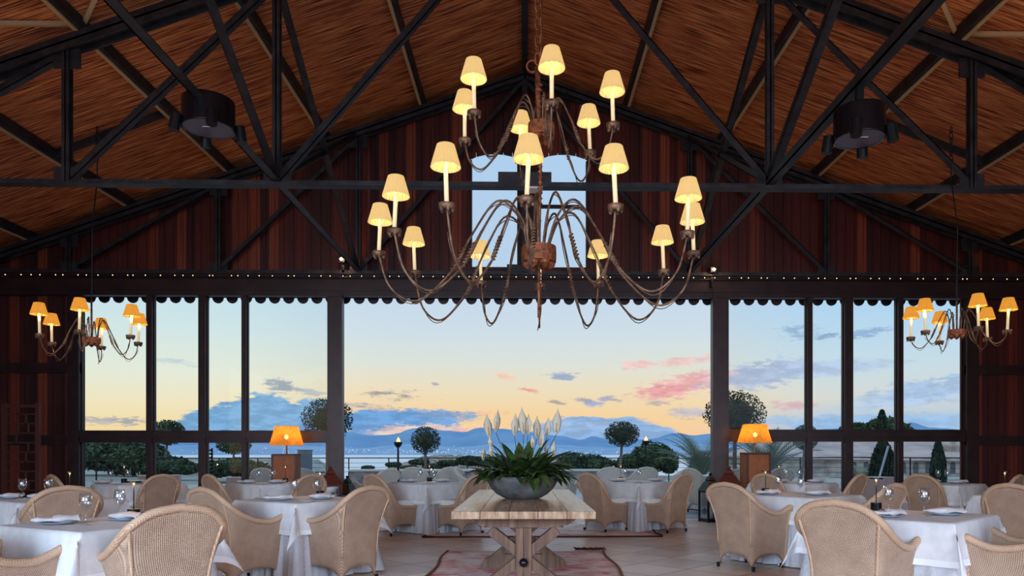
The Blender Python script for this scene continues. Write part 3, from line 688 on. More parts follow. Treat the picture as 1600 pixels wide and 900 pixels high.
# ------------------------------------------------------------------ chairs
def make_chair(kind, name, label, wick, rim, H=.92):
    root = thing(name, label, 'chair')
    ctl = {  # mid-plan (z .42) x, y | rim x, y, z | half of the chair from back centre to front
      'arm': [((0, -.27), (0, -.41, H)), ((.14, -.268), (.168, -.402, H - .03)), ((.222, -.25), (.278, -.355, H - .115)), ((.245, -.17), (.315, -.235, H - .22)),
              ((.258, -.03), (.312, -.06, H - .295)), ((.266, .12), (.305, .10, H - .318)), ((.27, .22), (.308, .20, H - .29)), ((.272, .275), (.325, .285, H - .245))],
      'side': [((0, -.27), (0, -.41, H)), ((.13, -.268), (.14, -.40, H - .03)), ((.21, -.255), (.245, -.36, H - .125)), ((.235, -.215), (.275, -.29, H - .25)),
               ((.243, -.175), (.268, -.20, H - .37)), ((.248, -.13), (.254, -.125, H - .46)), ((.255, .05), (.258, .05, .425)), ((.262, .24), (.264, .24, .425))]}[kind]
    half = cat_rom([(*m_, *t_) for m_, t_ in ctl], 5)
    full = [(-a, b, -c, d, e) for a, b, c, d, e in half[:0:-1]] + half
    n = len(full)
    def low(mx, my):                              # scalloped skirt: full height arches between the corner legs
        ax, ay = abs(mx), my
        if my < -.2 and ax < .225: t_ = ax / .225
        else: t_ = abs((my - .01)) / .26
        t_ = min(1, t_); return .155 * max(0, (1 - t_ ** 2.6)) ** .5 + .012
    rows = 15; P = []
    for i in range(rows):
        t_ = i / (rows - 1); row = []
        for (mx, my, tx, ty, tz) in full:
            z0 = low(mx, my); z = z0 + (tz - z0) * t_
            if z < .42: k_ = z / .42; x_, y_ = mx * (.93 + .07 * k_), my * (.93 + .07 * k_)
            else:
                k_ = (z - .42) / max(.01, tz - .42); k2 = k_ ** 1.5; x_, y_ = mx + (tx - mx) * k2, my + (ty - my) * k2
            row.append((x_, y_, z))
        P.append(row)
    solid(MB().grid(P).build('woven_shell', wick, root, True), .022, 0)
    rp = [(tx, ty, tz) for _, _, tx, ty, tz in full]
    if kind == 'arm':
        f = rp[-1]; rp = [(-f[0] + .01, f[1] + .012, f[2] - .05)] + rp + [(f[0] - .01, f[1] + .012, f[2] - .05)]
    MB().tube(rp, .027, 10).build('rolled_rim', rim, root, True)
    for s in (-1, 1):                              # corner seams
        j = (n - 1) // 2 + s * 10
        MB().tube([(P[i][j][0], P[i][j][1] - .012, P[i][j][2]) for i in range(4, rows)], .013, 6).build('seam_rib', rim, root, True)
        if kind == 'arm':
            MB().tube([(P[i][-1 if s > 0 else 0][0], P[i][-1][1] + .005, P[i][-1][2]) for i in range(2, rows)], .02, 8).build('arm_post', rim, root, True)
    fr = []
    for i in range(8):
        row = []
        for j in range(17):
            u = -1 + 2 * j / 16; z0 = .155 * max(0, (1 - abs(u) ** 2.6)) ** .5 + .012; z = z0 + (.42 - z0) * i / 7; k_ = z / .42
            row.append((u * .262 * (.93 + .07 * k_), .268 * (.93 + .07 * k_), z))
        fr.append(row)
    solid(MB().grid(fr).build('front_panel', wick, root, True), .02, 0)
    c = MB(); pr = [(.24, -.24), (.24, .26)]
    bevel(MB().box(-.238, -.235, .405, .238, .28, .53 if kind == 'side' else .49).build('seat_cushion', CUSH, root), .025, 3)
    for sx in (-1, 1):
        for sy in (-.25, .255): MB().lathe([(.001, 0), (.017, 0), (.02, .05), (.001, .05)], 8, (sx * .235, sy * .95, 0)).build('foot', BLKM, root)
    return root
proto = {'arm': make_chair('arm', 'wicker_armchair', '', WICK, RIM), 'side': make_chair('side', 'wicker_dining_chair', '', WICK, RIM), 'out': make_chair('arm', 'terrace_armchair', '', WICKW, WICKW)}
used = set()
def chair(kind, u, d, face_deg, label, group, scale=None):
    x, y = wxy(u, d); rz = radians(face_deg - 90)
    if kind not in used:
        used.add(kind); o = proto[kind]; o.location = (x, y, 0); o.rotation_euler = (0, 0, rz); o['label'] = label; o['group'] = group
        if scale: o.scale = (scale,) * 3
        return o
    return dup(proto[kind], (x, y, 0), rz, label, group, scale=scale)

# ------------------------------------------------------------------ cloths
TZ = .77
def skirt_mesh(side, seed, name, root):
    rnd = random.Random(seed); h = side / 2 - .006; N_ = 160; P = []
    ph = [rnd.uniform(0, 6.28) for _ in range(6)]
    for i in range(14):
        t_ = i / 13; z = (TZ - .012) * (1 - t_) + .012 * t_; row = []
        for j in range(N_):
            a = 4 * j / N_; e = int(a); f = a - e; u = -1 + 2 * f
            cx_, cy_ = [(u, -1), (1, u), (-u, 1), (-1, -u)][e]; nx, ny = [(0, -1), (1, 0), (0, 1), (-1, 0)][e]
            cor = abs(u) ** 6
            amp = t_ ** 1.2 * (.020 * sin(j * .55 + ph[0]) + .016 * sin(j * .93 + ph[1]) + .012 * sin(j * 1.7 + ph[2])) + t_ * .02
            px_, py_ = cx_ * h, cy_ * h
            r = sqrt(2); ox, oy = (cx_ / r * cor + nx * (1 - cor)), (cy_ / r * cor + ny * (1 - cor))
            am = amp * 1.3 + t_ * t_ * cor * .13
            row.append((px_ + ox * am, py_ + oy * am, z))
        P.append(row)
    mb = MB().grid(P, wrap=True)
    top = [P[0][j] for j in range(N_)]; mb.add(top, [tuple(range(N_))])
    return mb.build(name, SKIRT, root, True)
def overlay_mesh(side, seed, drop=.30):
    rnd = random.Random(seed); h = side / 2; n = 34; tot = h + drop
    ph = [rnd.uniform(0, 6.28) for _ in range(8)]
    mb = MB(); P = []
    cs = [-tot + 2 * tot * i / n for i in range(n + 1)]
    cs = sorted(set([round(c, 4) for c in cs] + [round(s * h, 4) for s in (-1, 1)] + [round(s * (tot - .045), 4) for s in (-1, 1)]))
    for a in cs:
        row = []
        for b in cs:
            ea, eb = max(0, abs(a) - h), max(0, abs(b) - h); sa, sb = (1 if a > 0 else -1), (1 if b > 0 else -1)
            if ea == 0 and eb == 0: p = (a, b, TZ)
            elif eb == 0:
                w_ = ea / drop * (.022 + .03 * (.5 + .5 * sin(b * 11 + ph[0 if sa > 0 else 1])) * (b / h) ** 2 + .012 * sin(b * 19 + ph[2]))
                p = (sa * (h + .012 + max(0, w_)), b, TZ - ea)
            elif ea == 0:
                w_ = eb / drop * (.022 + .03 * (.5 + .5 * sin(a * 11 + ph[3 if sb > 0 else 4])) * (a / h) ** 2 + .012 * sin(a * 19 + ph[5]))
                p = (a, sb * (h + .012 + max(0, w_)), TZ - eb)
            else:
                r = sqrt(ea * ea + eb * eb); th = atan2(eb, ea); f = sin(2 * th); k_ = r / drop
                ax = .012 + .03 * k_ * cos(th) + .085 * k_ * f - .03 * k_ * sin(4 * th + 1)
                ay = .012 + .03 * k_ * sin(th) + .085 * k_ * f + .03 * k_ * sin(4 * th + 1)
                p = (sa * (h + ax), sb * (h + ay), TZ - r)
            row.append(p)
        P.append(row)
    m_ = len(cs)
    vs = [p for r in P for p in r]
    body = []; hem = []
    for i in range(m_ - 1):
        for j in range(m_ - 1):
            f = (i * m_ + j, (i + 1) * m_ + j, (i + 1) * m_ + j + 1, i * m_ + j + 1)
            (hem if (i in (0, m_ - 2) or j in (0, m_ - 2)) else body).append(f)
    mb.v = vs; mb.f = [list(f) for f in body + hem]; mb.mi = [0] * len(body) + [1] * len(hem)
    return mb

# protos of the things on the tables
def wine_proto():
    q = MB().lathe([(.001, .0), (.034, .001), (.036, .003), (.012, .008), (.0042, .016), (.0038, .05), (.0042, .088), (.012, .096), (.028, .112), (.038, .135), (.0405, .152), (.038, .178), (.0325, .215), (.031, .215), (.037, .176), (.0392, .152), (.037, .136), (.027, .114), (.001, .101)], 24)
    o = q.build('wine_glass', GLASS, None, True); return tag(o, '', 'glass', 'wine glasses')
def plate_proto():
    o = MB().lathe([(.001, 0), (.07, 0), (.08, .004), (.125, .016), (.128, .019), (.124, .019), (.08, .009), (.001, .008)], 36).build('plate', PLATE, None, True)
    return tag(o, '', 'plate', 'plates')
def side_plate_proto():
    o = MB().lathe([(.001, 0), (.045, 0), (.07, .01), (.073, .013), (.069, .013), (.045, .007), (.001, .006)], 28).build('bread_plate', COPING, None, True)
    return tag(o, '', 'plate', 'bread plates')
def napkin_mesh(seed):
    q = MB(); P = []; n = 16
    for i in range(n + 1):
        t_ = i / n; u = -.15 + .30 * t_; w = .052 + .008 * sin(i * .8 + seed) - .02 * (t_ > .9); h = .019 + .007 * sin(i * .55 + seed * 2); off = .012 * sin(i * .5 + seed)
        e = min(1, 6 * min(t_, 1 - t_) + .25)
        P.append([(u, off + w * e * (abs(cos(a)) ** .6) * (1 if cos(a) > 0 else -1), .022 + h * (abs(sin(a)) ** .7) * (1 if sin(a) > 0 else -1) * e + .002 * sin(a * 5 + i)) for a in [2 * pi * k / 18 for k in range(18)]])
    q.grid(P, wrap=True); q.add(P[0], [tuple(range(18))]); q.add(P[-1], [tuple(range(17, -1, -1))])
    P = []
    for i in range(9):                            # the free end laid over the roll
        u = -.02 + .15 * i / 8; P.append([(u + .01 * sin(v_ * 40), v_, .047 + .004 * sin(i * .9 + v_ * 30) - (.03 * max(0, abs(v_) - .045) / .03)) for v_ in (-.075, -.06, -.03, 0, .03, .06, .075)])
    return q.grid(P)
def lamp_proto():
    r = thing('table_lamp', '', 'table lamp', group='cordless table lamps')
    MB().lathe([(.001, 0), (.043, 0), (.043, .068), (.041, .07), (.001, .07)], 24).build('base', BLACK, r, False)
    MB().tube([(0, 0, .07), (0, 0, .262)], .0045, 8).build('stem', BLKM, r)
    MB().lathe([(.001, .262), (.05, .264), (.05, .276), (.001, .278)], 28).build('disc_head', BLACK, r, False)
    MB().lathe([(.001, .24), (.006, .244), (.009, .262), (.001, .262)], 12).build('diffuser', GLOW, r)
    return r
P_w, P_p, P_s, P_l = wine_proto(), plate_proto(), side_plate_proto(), lamp_proto()
napk = [napkin_mesh(s).build('napkin', NAPK, None, True) for s in (1, 2)]
for o in napk: tag(o, '', 'napkin', 'napkins')
firsts = {}
def place(proto_o, key, loc, rz, label, scale=None):
    if key not in firsts: firsts[key] = 1; o = proto_o; o.location = loc; o.rotation_euler = (0, 0, rz); o['label'] = label; return o
    return dup(proto_o, loc, rz, label)

TAB = {  # name: (u, d, rotation, side, description, {things at pixels})
 'A': (-2.98, 5.08, 17, .94, 'front left table', dict(g=[(134, 820), (187, 811)], p=[(90, 819, 20), (200, 813, 5)], s=[(245, 807)], l=(209, 807))),
 'B': (-2.44, 7.67, 10, .98, 'middle-row left table', dict(g=[(460, 781), (495, 780)], p=[(436, 782, 10), (503, 780, 0)], s=[(480, 784), (408, 778)], l=(500, 774))),
 'C': (-1.76, 11.9, 4, .98, 'far table left of the planter', dict(g=[(657, 752), (677, 752)], p=[(641, 753.5, 0), (692, 752.5, 0)], s=[(617, 754.5), (672, 755)], l=(671, 751))),
 'D': (1.63, 12.35, -5, .98, 'far table right of the planter', dict(g=[(977, 751), (998, 752)], p=[(965, 752.3, 0), (1026, 751.8, 0)], s=[(998, 754)], l=(970, 749.5))),
 'E': (3.01, 8.5, -10, .98, 'middle-row right table', dict(g=[(1216, 771), (1251, 775)], p=[(1200, 773, 0), (1277, 774, 5)], s=[], l=(1196, 769))),
 'F': (2.83, 5.74, -2, 1.04, 'front right table', dict(g=[(1388, 801), (1444, 806)], p=[(1384, 808, 0), (1476, 805, -8)], s=[(1340, 803)], l=(1369, 795))),
 'G': (-5.1, 7.75, 8, .98, 'table by the left wall', dict(g=[(35, 782), (75, 779)], p=[(12, 782, 0), (62, 780, 0)], s=[(42, 784)], l=(109, 775))),
 'H': (-6.3, 11.6, 5, .98, 'table at the leftmost window', dict(g=[(173, 755), (200, 754)], p=[(160, 756, 0), (220, 755, 0)], s=[(185, 757)], l=(194, 753))),
 'I': (-4.26, 11.75, 5, .98, 'table by the left wicker lamp', dict(g=[(405, 755), (426, 755)], p=[(385, 756, 0), (433, 755, 0)], s=[(407, 757)], l=(446, 753))),
 'J': (4.14, 12.0, -5, .98, 'table by the right wicker lamp', dict(g=[(1228, 753), (1249, 753)], p=[(1218, 754, 0), (1276, 754, 0)], s=[], l=(1217, 751))),
 'K': (6.3, 11.6, -8, .98, 'table at the rightmost window', dict(g=[(1466, 754), (1480, 755)], p=[(1455, 755, 0), (1497, 755.5, 0)], s=[], l=None)),
 'L': (5.62, 8.3, -6, .98, 'table by the right wall', dict(g=[], p=[], s=[], l=(1570, 775))),
}
for key, (u, d, rot, side, desc, it) in TAB.items():
    x, y = wxy(u, d); rz = radians(45 + rot)
    t = thing('dining_table', f'square table skirted to the floor in white linen, {desc}', 'table', (x, y, 0), rz, 'square dining tables')
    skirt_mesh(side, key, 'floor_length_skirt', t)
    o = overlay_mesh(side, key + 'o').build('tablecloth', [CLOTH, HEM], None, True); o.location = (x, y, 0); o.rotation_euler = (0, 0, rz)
    tag(o, f'white overlay tablecloth with hemmed hanging corners on the {desc}', 'tablecloth', 'white overlay tablecloths')
    zt_ = TZ + .001
    nm = ('left', 'right')
    def on(px, py):
        dd = F * (EYE - zt_) / (py - PY); lim = max(.04, side * .7 - abs((px - PX) / F * d - u) - .16)
        return W(px, min(max(dd, d - lim), d + lim))
    for i, (gx, gy) in enumerate(it['g']):
        q = on(gx, gy); place(P_w, 'g', (*q, zt_), 0, f'clear stemmed wine glass, {nm[i]} of the pair on the {desc}')
    for i, (gx, gy, r_) in enumerate(it['p']):
        q = on(gx, gy); place(P_p, 'p', (*q, zt_), 0, f'grey dinner plate under the {nm[i]} napkin on the {desc}')
        place(napk[i], 'n%d' % i, (q[0], q[1], zt_ + .012), radians(r_ + 12 * (1 - 2 * i)), f'folded pinkish grey napkin on the {nm[i]} plate of the {desc}')
    for i, (gx, gy) in enumerate(it['s']):
        q = on(gx, gy); place(P_s, 's', (*q, zt_), 0, f'small white bread plate{["", ", the other one,"][i]} on the {desc}')
    if it['l']:
        q = on(*it['l']); lo = place(P_l, 'l', (*q, zt_), 0, f'slim black cordless lamp with round base on the {desc}')
        point_light('table_lamp_glow', (q[0], q[1] - .03, zt_ + .24), 1.1, (1, .6, .25), .02)

def seat(key, dirdeg, kind, label, gap=.24, turn=0, du=0):
    u, d, rot, side, desc, it = TAB[key]; a = radians(dirdeg + rot)
    r = side / 2 + gap
    chair(kind, u + r * cos(a) + du, d + r * sin(a), dirdeg + rot + 180 + turn, label, 'wicker chairs in the hall')
NL, NR_ = -135, -45
seat('A', NR_, 'arm', 'wicker armchair with its back to the viewer at the front left table', turn=-16, du=-.12)
seat('A', NL, 'arm', 'wicker armchair cut by the bottom left corner, only an arm in sight', .28)
seat('B', NR_, 'arm', 'wicker armchair at the second-row left table, beside the long wooden table', du=-.10)
seat('B', NL, 'arm', 'wicker armchair at the second-row left table, behind the front left chair back')
seat('C', NL, 'side', 'armless wicker chair on the left of the far table left of the planter')
seat('C', NR_, 'side', 'armless wicker chair on the right of the far table left of the planter')
seat('D', NL, 'side', 'armless wicker chair on the left of the far table right of the planter')
seat('D', NR_, 'side', 'armless wicker chair on the right of the far table right of the planter', du=-.08)
seat('E', NL, 'arm', 'wicker armchair at the second-row right table, in front of the brown lantern', du=-.10)
seat('E', NR_, 'arm', 'wicker armchair mostly hidden behind the front right table')
seat('F', NL, 'arm', 'wicker armchair with its back to the viewer at the front right table')
seat('F', NR_, 'arm', 'wicker armchair cut by the bottom right corner, only an arm in sight', .3)
seat('G', NR_, 'arm', 'wicker armchair behind the front left wine glasses, by the left wall table', du=-.27, turn=-8)
seat('H', NL, 'side', 'armless wicker chair nearest the leftmost window post', du=-.08)
seat('H', NR_, 'side', 'armless wicker chair on the right of the table at the leftmost window', du=-.13)
seat('I', NL, 'side', 'armless wicker chair on the left of the table by the left wicker lamp', du=.10)
seat('I', NR_, 'side', 'armless wicker chair with rounded back below the left wicker lamp')
seat('J', NL, 'side', 'armless wicker chair with rounded back below the right wicker lamp', du=.18)
seat('J', NR_, 'side', 'armless wicker chair seen side on between the two right window posts')
seat('K', NL, 'side', 'armless wicker chair with rounded back behind the front right wine glasses', du=.25)
seat('K', NR_, 'side', 'armless wicker chair at the right edge below the rightmost window')
seat('L', NL, 'side', 'wicker chair with rounded back at the right edge beside the front right table', du=.1)

# ------------------------------------------------------------------ long trestle table, planter, rugs
lx, ly = wxy(-.13, 5.98)
LT = thing('trestle_table', 'long bleached wooden trestle table down the middle of the hall', 'table', (-.01, 0, 0))
y0, y1 = 5.98, 9.6; hw = .59; TT = .775; n_ = 5; q = MB()
for i in range(n_):
    a = -hw + 2 * hw * i / n_; q.box(a + .0015, y0, TT - .062, a + 2 * hw / n_ - .0015, y1, TT)
bevel(q.build('tabletop', WOOD, LT), .005, 2)
MB().box(-.06, y0 + .3, TT - .13, .06, y1 - .3, TT - .06).build('rail', WOODD, LT)
for k_, yt in enumerate((6.28, 8.0)):
    tr_ = MB(); s = .46
    tr_.prism([(-s, TT - .062), (-s + .03, TT - .10), (-s + .09, TT - .135), (-s + .16, TT - .145), (-.34, TT - .155), (.34, TT - .155), (s - .16, TT - .145), (s - .09, TT - .135), (s - .03, TT - .10), (s, TT - .062)], 'xz', yt - .05, yt + .05)
    tr_.build('bracket', WOODD, LT)
    for sx in (-1, 1): bevel(MB().beam((sx * .285, yt, TT - .175), (-sx * .34, yt, .1), .085, .10, up=(0, 1, 0)).build('cross_brace', WOODD, LT), .004, 1)
    bevel(MB().box(-.068, yt - .075, .1, -.001, yt + .03, TT - .155).box(.001, yt - .075, .1, .068, yt + .03, TT - .155).build('post', WOODD, LT), .004, 1)
    f_ = MB(); w2 = .465
    f_.prism([(-w2, 0), (w2, 0), (w2, .04), (w2 - .03, .09), (w2 - .08, .125), (w2 - .15, .145), (w2 - .16, .155), (-w2 + .16, .155), (-w2 + .15, .145), (-w2 + .08, .125), (-w2 + .03, .09), (-w2, .04)], 'xz', yt - .055, yt + .055)
    f_.build('foot', WOODD, LT)
    MB().lathe([(.001, -.04), (.028, -.028), (.04, 0), (.028, .028), (.001, .04)], 20, (0, yt - .10, .33)).build('knob', BLACK, LT, True)
MB().box(-.045, 6.2, .29, .045, 8.1, .37).build('stretcher', WOODD, LT)
# planter
px0, py0 = W(816, 7.72)
PL = thing('potted_peace_lily', 'wide grey stone bowl of peace lilies with white blooms on the wooden table', 'potted plant', (px0, py0, TT))
MB().lathe([(.001, 0), (.17, 0), (.20, .01), (.27, .05), (.33, .11), (.37, .18), (.388, .235), (.372, .235), (.35, .17), (.30, .13), (.001, .17)], 56).build('bowl', STONEB, PL, True)
MB().lathe([(.001, .215), (.2, .212), (.355, .2)], 24).build('soil', mat('soil', srgb(46, 36, 30), .95), PL)
def blade(q, base_, dirv, length, width, droop, up=.9, mi=0, fold=.3, n=9):
    """a curved lanceolate leaf"""
    bx, by, bz = base_; dx, dy = dirv; P = []
    px_, pz_ = 0, 0
    ang = math.asin(min(.99, up)); seg = length / n
    cr, cz = 0, 0
    for i in range(n + 1):
        t_ = i / n; w_ = width * (sin(pi * min(1, max(0, (t_ - .18) / .82)) ** .75) if t_ > .18 else .0) + .004
        nx, ny = -dy, dx
        P.append([(bx + dx * cr + nx * w_ * s, by + dy * cr + ny * w_ * s, bz + cz + abs(s) * w_ * fold) for s in (-1, -.5, 0, .5, 1)])
        cr += seg * cos(ang); cz += seg * sin(ang); ang -= droop / n
    q.grid(P, mi)
rnd = random.Random(5); q = MB()
for i in range(150):
    a = rnd.uniform(0, 2 * pi); r = .30 * sqrt(rnd.random()); out = rnd.random()
    L_ = rnd.uniform(.26, .44) * (1.1 if r < .2 else .95)
    up = max(.35, min(.98, 1.02 - r * 1.7 + rnd.uniform(-.2, .1)))
    a2 = a + rnd.uniform(-.5, .5)
    blade(q, (r * cos(a), r * sin(a), .2), (cos(a2), sin(a2)), L_, rnd.uniform(.044, .072), rnd.uniform(.4, 1.8), up)
for a, L_, up in ((3.05, .47, .93), (2.4, .42, .95), (1.2, .5, .97), (.4, .5, .96), (5.6, .46, .8), (4.0, .46, .94), (3.6, .45, .7), (0.0, .56, .72)):
    blade(q, (.08 * cos(a), .08 * sin(a), .2), (cos(a), sin(a)), L_, .055, .5, up, fold=.5)
q.build('foliage', LEAF, PL, True)
flw = [(764, 677, 42, 0), (775, 668, 40, 0), (804, 674, 40, 0), (818, 672, 48, 0), (825, 672, 38, 0), (839, 678, 40, 0), (855, 675, 34, 0), (869, 672, 46, 0), (767, 693, 22, 1), (768, 706, 22, 1), (845, 692, 34, 1), (832, 692, 22, 1), (853, 700, 16, 1), (864, 706, 28, 1), (755, 712, 24, 1)]
dl = 7.72
for i, (fx, fy, fh, low_) in enumerate(flw):
    dd = dl + rnd.uniform(-.18, .18); X, Y = W(fx, dd); Z = zat(fy + 8, dd) - TT; hh = fh * dd / F * .92
    X -= px0; Y -= py0
    bx, by = X * .35, Y * .35
    fl = MB().tube([(bx, by, .2), (bx + (X - bx) * .5, by + (Y - by) * .5, .2 + (Z - .2) * .55), (X, Y, Z)], .0035, 5).build('flower', STALK, PL, True)
    sp_ = MB(); P = []; a = rnd.uniform(-.6, .6); lean = rnd.uniform(-.12, .12)
    for j in range(11):
        t_ = j / 10; w_ = hh * .30 * (sin(pi * min(1, t_ * 1.05)) ** .75 if t_ < .6 else sin(pi * .63) ** .75 * ((1 - t_) / .4) ** 1.25) + .001
        w_ *= .56; P.append([(X + w_ * s * cos(a) + lean * hh * t_, Y + w_ * s * sin(a) - .3 * w_ * (1 - s * s), Z + hh * t_) for s in (-1, -.6, -.2, .2, .6, 1)])
    sp_.grid(P); solid(sp_.build('spathe', PETAL, fl, True), .001)
    MB().tube([(X, Y - .012, Z + hh * .12), (X + lean * hh * .3, Y - .012, Z + hh * .45)], .006, 6).build('spadix', SPADX, fl, True)
# rugs
def rug(name, x0, y0, x1, y1, m_, label, edge):
    o = thing(name, label, 'rug'); q = MB(); P = []
    for i in range(25):
        yy = y0 + (y1 - y0) * i / 24; w = .02 * sin(i * .8)
        P.append([(x0 + w + (x1 - x0) * j / 20, yy + (.03 * sin(j * .7) if i in (24,) else 0), .008 + .004 * sin(j * 1.1 + i * .6)) for j in range(21)])
    solid(q.grid(P).build('pile', m_, o, True), .012, -1)
    q = MB(); q.tube([(p[0][0], p[0][1], .012) for p in P], .014, 6); q.tube([(p[-1][0], p[-1][1], .012) for p in P], .014, 6)
    if edge: q.tube([(p[0], p[1], .01) for p in P[0]], .014, 6)
    q.build('binding', RUGB if not edge else RUGD, o, True)
    return o
a, b = wxy(-1.16, 9.3), wxy(.82, 9.3)
rg = rug('patterned_rug', a[0], 4.2, b[0], 9.35, RUG, 'faded pink and red rug under the long wooden table', False)
q = MB()
for i in range(16): q.tube([(b[0] - .35 + i * .02, 9.36, .02), (b[0] - .36 + i * .024 + rnd.uniform(-.03, .03), 9.4 + rnd.uniform(0, .06), .035), (b[0] - .33 + i * .025, 9.44 + rnd.uniform(-.03, .05), .012)], .008, 5)
q.build('fringe', RUGD, rg)
a, b = Pz(660, 840, 0), Pz(1036, 840, 0)
rug('pale_runner_rug', a[0], a[1], b[0], a[1] + 1.9, RUG2, 'pale pinkish rug with a dark edge below the two far tables', True)

# ------------------------------------------------------------------ lanterns, wicker lamps
def lantern(px, d, w, h, m_, label, flip=1):
    x, y = W(px, d); r = thing('lantern', label, 'lantern', (x, y, 0), radians(20 * flip))
    bh = h * (.72 if m_ is RUSTL else .66); hw_ = w / 2
    q = MB()
    for sx in (-1, 1):
        for sy in (-1, 1): q.box(sx * hw_ * .84 - .014, sy * hw_ * .84 - .014, 0, sx * hw_ * .84 + .014, sy * hw_ * .84 + .014, bh)
    q.box(-hw_ * .88, -hw_ * .88, .01, hw_ * .88, hw_ * .88, .06); q.box(-hw_ * .9, -hw_ * .9, bh - .04, hw_ * .9, hw_ * .9, bh)
    q.build('frame', m_, r)
    q = MB(); prof = [(1.0, 0), (.95, .02), (.72, .3), (.5, .55), (.34, .62), (.4, .66), (.3, .82), (.12, .94), (.08, 1.0)]
    H2 = h - bh; P = []
    for f_, t_ in prof: P.append([(sx * hw_ * f_, sy * hw_ * f_, bh + H2 * t_) for sx, sy in ((-1, -1), (1, -1), (1, 1), (-1, 1))])
    q.grid(P, wrap=True); q.add(P[0], [(0, 1, 2, 3)]); q.add(P[-1], [(3, 2, 1, 0)])
    q.lathe([(.03, 0), (.035, .02), (.02, .035)], 10, (0, 0, h - .01)); q.build('roof', m_, r)
    q = MB(); e = hw_ * .82
    for a_, b_ in (((-e, -e), (e, -e)), ((e, -e), (e, e)), ((e, e), (-e, e)), ((-e, e), (-e, -e))): q.add([(a_[0], a_[1], .06), (b_[0], b_[1], .06), (b_[0], b_[1], bh - .04), (a_[0], a_[1], bh - .04)], [(0, 1, 2, 3)])
    q.build('glazing', LANG, r)
    MB().lathe([(.001, .06), (.045, .06), (.045, .26), (.001, .26)], 16).build('pillar_candle', mat('candle_wax', srgb(226, 220, 206), .6), r, True)
    return r
lantern(516, 12.6, .40, 1.0, RUSTL, 'large lantern with russet roof by the left doorway post', 1)
lantern(543, 13.2, .28, .82, BLKM, 'black metal lantern right of the russet lantern at the left doorway post', -1)
lantern(1139, 12.6, .40, 1.0, RUSTL, 'large lantern with russet roof behind a wicker armchair, by the right doorway post', -1)
lantern(1110, 13.45, .34, .86, BLKM, 'tall black metal lantern at the right edge of the doorway', 1)
def wick_lamp(px, d, zc, py0, py1, label):
    x, y = W(px, d); r = thing('wicker_floor_lamp', label, 'floor lamp', (x, y, 0), radians(4))
    w = .2
    bevel(MB().box(-w, -w, 0, w, w, zc).build('wicker_column', REDWK, r), .01, 2)
    q = MB()
    for sx in (-1, 1): q.box(sx * w - .016, -w - .01, 0, sx * w + .016, -w + .02, zc)
    q.box(-w, -w - .01, zc - .03, w, w, zc + .01); q.build('column_frame', TERR, r)
    zb, zt2 = zat(py1, d), zat(py0, d)
    MB().tube([(0, 0, zc), (0, 0, zb + .1)], .014, 8).build('pole', BRASS, r)
    q = MB(); P = []
    for t_ in (0, .5, 1):
        a_ = .275 * (1 - t_) + .185 * t_; n2 = []
        for k_ in range(32):
            th = 2 * pi * k_ / 32; c_, s_ = cos(th), sin(th); m2 = (abs(c_) ** 5 + abs(s_) ** 5) ** (-.2); n2.append((a_ * c_ * m2, a_ * s_ * m2 * .8, zb + (zt2 - zb) * t_))
        P.append(n2)
    q.grid(P, wrap=True); solid(q.build('lamp_shade', SHADEF, r, True), .003)
    MB().lathe([(.001, -.05), (.035, -.02), (.04, .01), (.001, .05)], 12, (0, -.03, (zb + zt2) / 2 - .02)).build('bulb', BULB, r, True)
    point_light('floor_lamp_glow', (0, .06, (zb + zt2) / 2 - .0), 16, (1, .55, .2), .04, r)
wick_lamp(448, 13.15, zat(710, 13.15), 666, 696, 'square wicker column lamp with amber shade at the left windows')
wick_lamp(1179, 13.15, zat(708, 13.15), 663, 692, 'square wicker column lamp with amber shade at the right windows')

# ------------------------------------------------------------------ terrace and landscape
struct(MB().box(-60, FY + .15, -.5, 60, 27, -.01).build('floor_terrace', PAVE))
wl = MB(); xa, xb = XatY(546, 26.5), XatY(1003, 26.5)
wl.box(xa, 26.5, -.04, xb, 27.1, .6); wl.box(xa - .03, 26.42, .6, xb + .03, 27.3, .66, 1)
tag(wl.build('low_stone_wall', [STONEW, COPING]), 'low rubble stone wall with pale coping beyond the terrace chairs', 'wall')
gr = MB(); P = []
for i in range(40):
    yy = 27 + i * 4.0; row = []
    for j in range(81):
        xx = -120 + 3.0 * j
        nn = noise.fractal(Vector((xx * .05, yy * .05, 1.3)), 1, 2, 5)
        fall = min(1, max(0, (yy - 46) / 40)); right = min(1, max(0, (xx - 6 - yy * .1) / 20))
        left = min(1, max(0, (-22 - xx - (yy - 40) * .1) / 14))
        z = -.1 - fall * 12 * (1 - right) * (1 - left) + nn * .3 * min(1, (yy - 27) / 10)
        row.append((xx, yy, z))
    P.append(row)
tag(gr.grid(P).build('coastal_ground', mat('pale_ground', srgb(168, 160, 156), .9, bump=.3, colfn=mottled(srgb(120, 122, 112), srgb(188, 182, 176), .12, 7)), None, True), 'pale ground sloping to the sea beyond the terrace', 'ground', kind='stuff')
# promontory of rock and scrub
P = []
for i in range(26):
    yy = 62 + i * 2.2; row = []
    for j in range(90):
        t_ = j / 89; xx = XatY(548, 85) + t_ * (XatY(905, 85) - XatY(548, 85))
        prof = min(1, t_ / .30) ** .8 * sin(pi * (i + .5) / 26) ** .6
        nn = noise.fractal(Vector((xx * .35, yy * .35, 4)), .8, 2.1, 6)
        row.append((xx, yy, -3.2 + 4.0 * prof + nn * .55 * prof))
    P.append(row)
tag(MB().grid(P).build('rocky_headland', ROCK, None, True), 'low rocky headland with scrub between the stone wall and the sea', 'headland')
struct(MB().box(-9000, 60, -14, 9000, 5200, -12).build('floor_sea', SEA))
